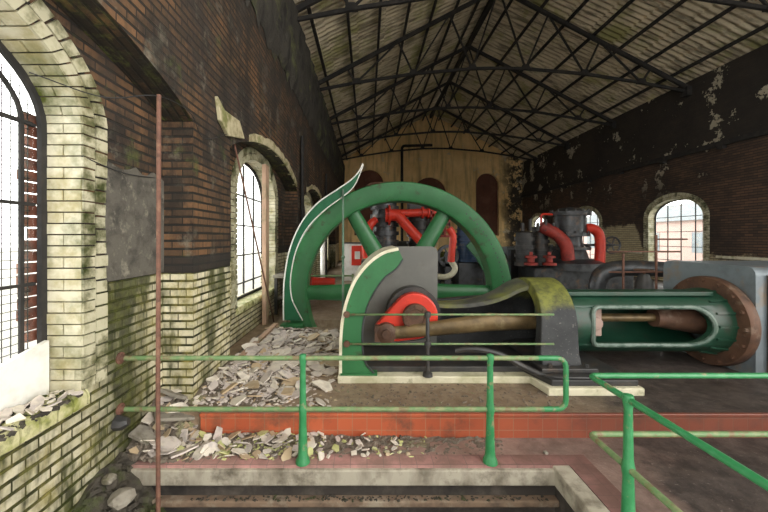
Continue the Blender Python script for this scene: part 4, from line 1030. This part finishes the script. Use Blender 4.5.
lump('stone_lump', -1.98, 2.62, -.17, .05, M_STONE, 'smaller pale stone lump against the mossy wall in the pit corner', 'stone')
for k, (x, y, z, l) in enumerate(((-1.95, 1.95, -.36, 'red brick half lying nearest in the dark pit rubble'), (-1.80, 2.16, -.40, 'red brick half in the middle of the dark pit rubble'), (-1.98, 2.26, -.27, 'red brick half tipped against the mossy wall in the pit'), (-1.68, 2.33, -.43, 'red brick half on the outer side of the dark pit rubble'))):
    lump('brick_half', x, y, z, 0, M_BRICKRED, l, 'brick', (.17, .11, .075))
for x, y, s, l in ((.18, 3.0, .022, 'small pinkish stone on the walkway edge, left of a pair'), (.36, 3.0, .022, 'small pinkish stone on the walkway edge, right of a pair'), (.02, 3.2, .032, 'grey stone at the foot of the red step between the two posts'), (-.15, 3.17, .025, 'small grey stone at the foot of the red step just right of the left post'), (1.58, 3.02, .022, 'small pale stone beside the corner of the pit')):
    lump('pebble', x, y, WZ + s * .55, s, M_SLATEO if 'pink' in l else M_STONE, l, 'stone')
o = lump('floor_slab', -1.86, 3.28, .0, 0, M_STONE, 'large mossy slab tilted on the rubble in the corner by the pier', 'slab', (.34, .26, .03))
for k, (x, y, a, b, rx, ry, m, l) in enumerate(((-1.98, 3.05, .22, .17, .15, .40, M_STONE, 'grey stone slab leaning on the mossy wall at the corner rubble, nearest the pit'), (-1.93, 3.40, .26, .20, -.45, .30, M_STONE, 'buff stone slab leaning against the front of the left pier, inner one'), (-1.68, 3.40, .20, .16, -.40, .15, M_SLATEO, 'ochre slab leaning against the front of the left pier, outer one'), (-1.76, 3.02, .20, .15, .18, .20, M_SLATE, 'grey flat slab on the rubble slope beside the rusty standing pipe'))):
    m_ = Matrix.Translation((x, y, corner(x, y) + .05)) @ Matrix.Rotation(rx, 4, 'X') @ Matrix.Rotation(ry, 4, 'Y')
    mb = MB(); mb.prism([(-a * .5, -b * .4), (a * .35, -b * .5), (a * .5, b * .2), (a * .1, b * .5), (-a * .45, b * .35)], 'z', -.014, .014); mb.v = [tuple(m_ @ Vector(v)) for v in mb.v]
    tag(mb.build('stone_slab', m), l, 'slab')
for x, y, l in ((-1.45, 3.58, 'large buff tile lying beside the foot of the left pier'), (-.85, 3.62, 'large buff tile lying in the middle of the slates')):
    lump('broken_tile', x, y, drift(x, y) + .05, 0, M_SLATEO, l, 'tile', (.17, .14, .02))
o = MB().box((-1.70, 4.5, .10), (-1.62, 6.2, .13)).build('loose_plank', M_TIMBER); tag(o, 'loose plank lying along the foot of the left wall among the slates', 'plank')

# ------------------------------------------------------------------ light, sky, camera
SKY_SIDE, SKY_BACK, SKY_UP = 9.0, .0, 1.0
w = bpy.data.worlds.new('world'); sc.world = w; w.use_nodes = True; nt = w.node_tree; nt.nodes.clear()
o_ = nt.nodes.new('ShaderNodeOutputWorld'); bg = nt.nodes.new('ShaderNodeBackground'); tc = nt.nodes.new('ShaderNodeTexCoord'); sp = nt.nodes.new('ShaderNodeSeparateXYZ')
nt.links.new(tc.outputs['Generated'], sp.inputs[0])
def mrange(sock, a, b, c, d):
    n = nt.nodes.new('ShaderNodeMapRange'); nt.links.new(sock, n.inputs[0])
    for k, v in enumerate((a, b, c, d)): n.inputs[k + 1].default_value = v
    return n.outputs[0]
def wmath(op, a, b):
    n = nt.nodes.new('ShaderNodeMath'); n.operation = op
    for k, v in enumerate((a, b)):
        if hasattr(v, 'links'): nt.links.new(v, n.inputs[k])
        else: n.inputs[k].default_value = v
    return n.outputs[0]
side = mrange(wmath('ABSOLUTE', sp.outputs[0], 0), .15, .8, 0, SKY_SIDE)
back = mrange(sp.outputs[1], .1, -.7, 0, SKY_BACK)
up = mrange(sp.outputs[2], .1, .9, 0, SKY_UP)
mu = wmath('ADD', wmath('ADD', side, back), wmath('ADD', up, .9))
bg.inputs['Color'].default_value = (1.0, .975, .93, 1); nt.links.new(mu, bg.inputs['Strength']); nt.links.new(bg.outputs[0], o_.inputs[0])
def portal_light(x, y, z, sx, sy, rot):
    l = bpy.data.lights.new('window_portal', 'AREA'); l.shape = 'RECTANGLE'; l.size = sx; l.size_y = sy; l.cycles.is_portal = True
    o = bpy.data.objects.new('window_portal', l); COL.objects.link(o); o.location = (x, y, z); o.rotation_euler = rot
cam = bpy.data.cameras.new('camera'); co_ = bpy.data.objects.new('camera', cam); COL.objects.link(co_)
co_.location = (0, 0, EYE); co_.rotation_euler = (PI / 2, 0, 0); cam.sensor_width = 36; cam.lens = 16; cam.clip_start = .05; cam.clip_end = 300
cam.shift_x = 17 / 768; cam.shift_y = -18 / 768
sc.camera = co_
sc.view_settings.view_transform = 'Standard'; sc.view_settings.look = 'None'; sc.view_settings.gamma = 1; sc.view_settings.use_curve_mapping = False
sc.view_settings.exposure = -0.35
sc.cycles.use_denoising = True
sc.cycles.max_bounces = 8; sc.cycles.diffuse_bounces = 5; sc.cycles.transparent_max_bounces = 12; sc.cycles.caustics_reflective = False; sc.cycles.caustics_refractive = False
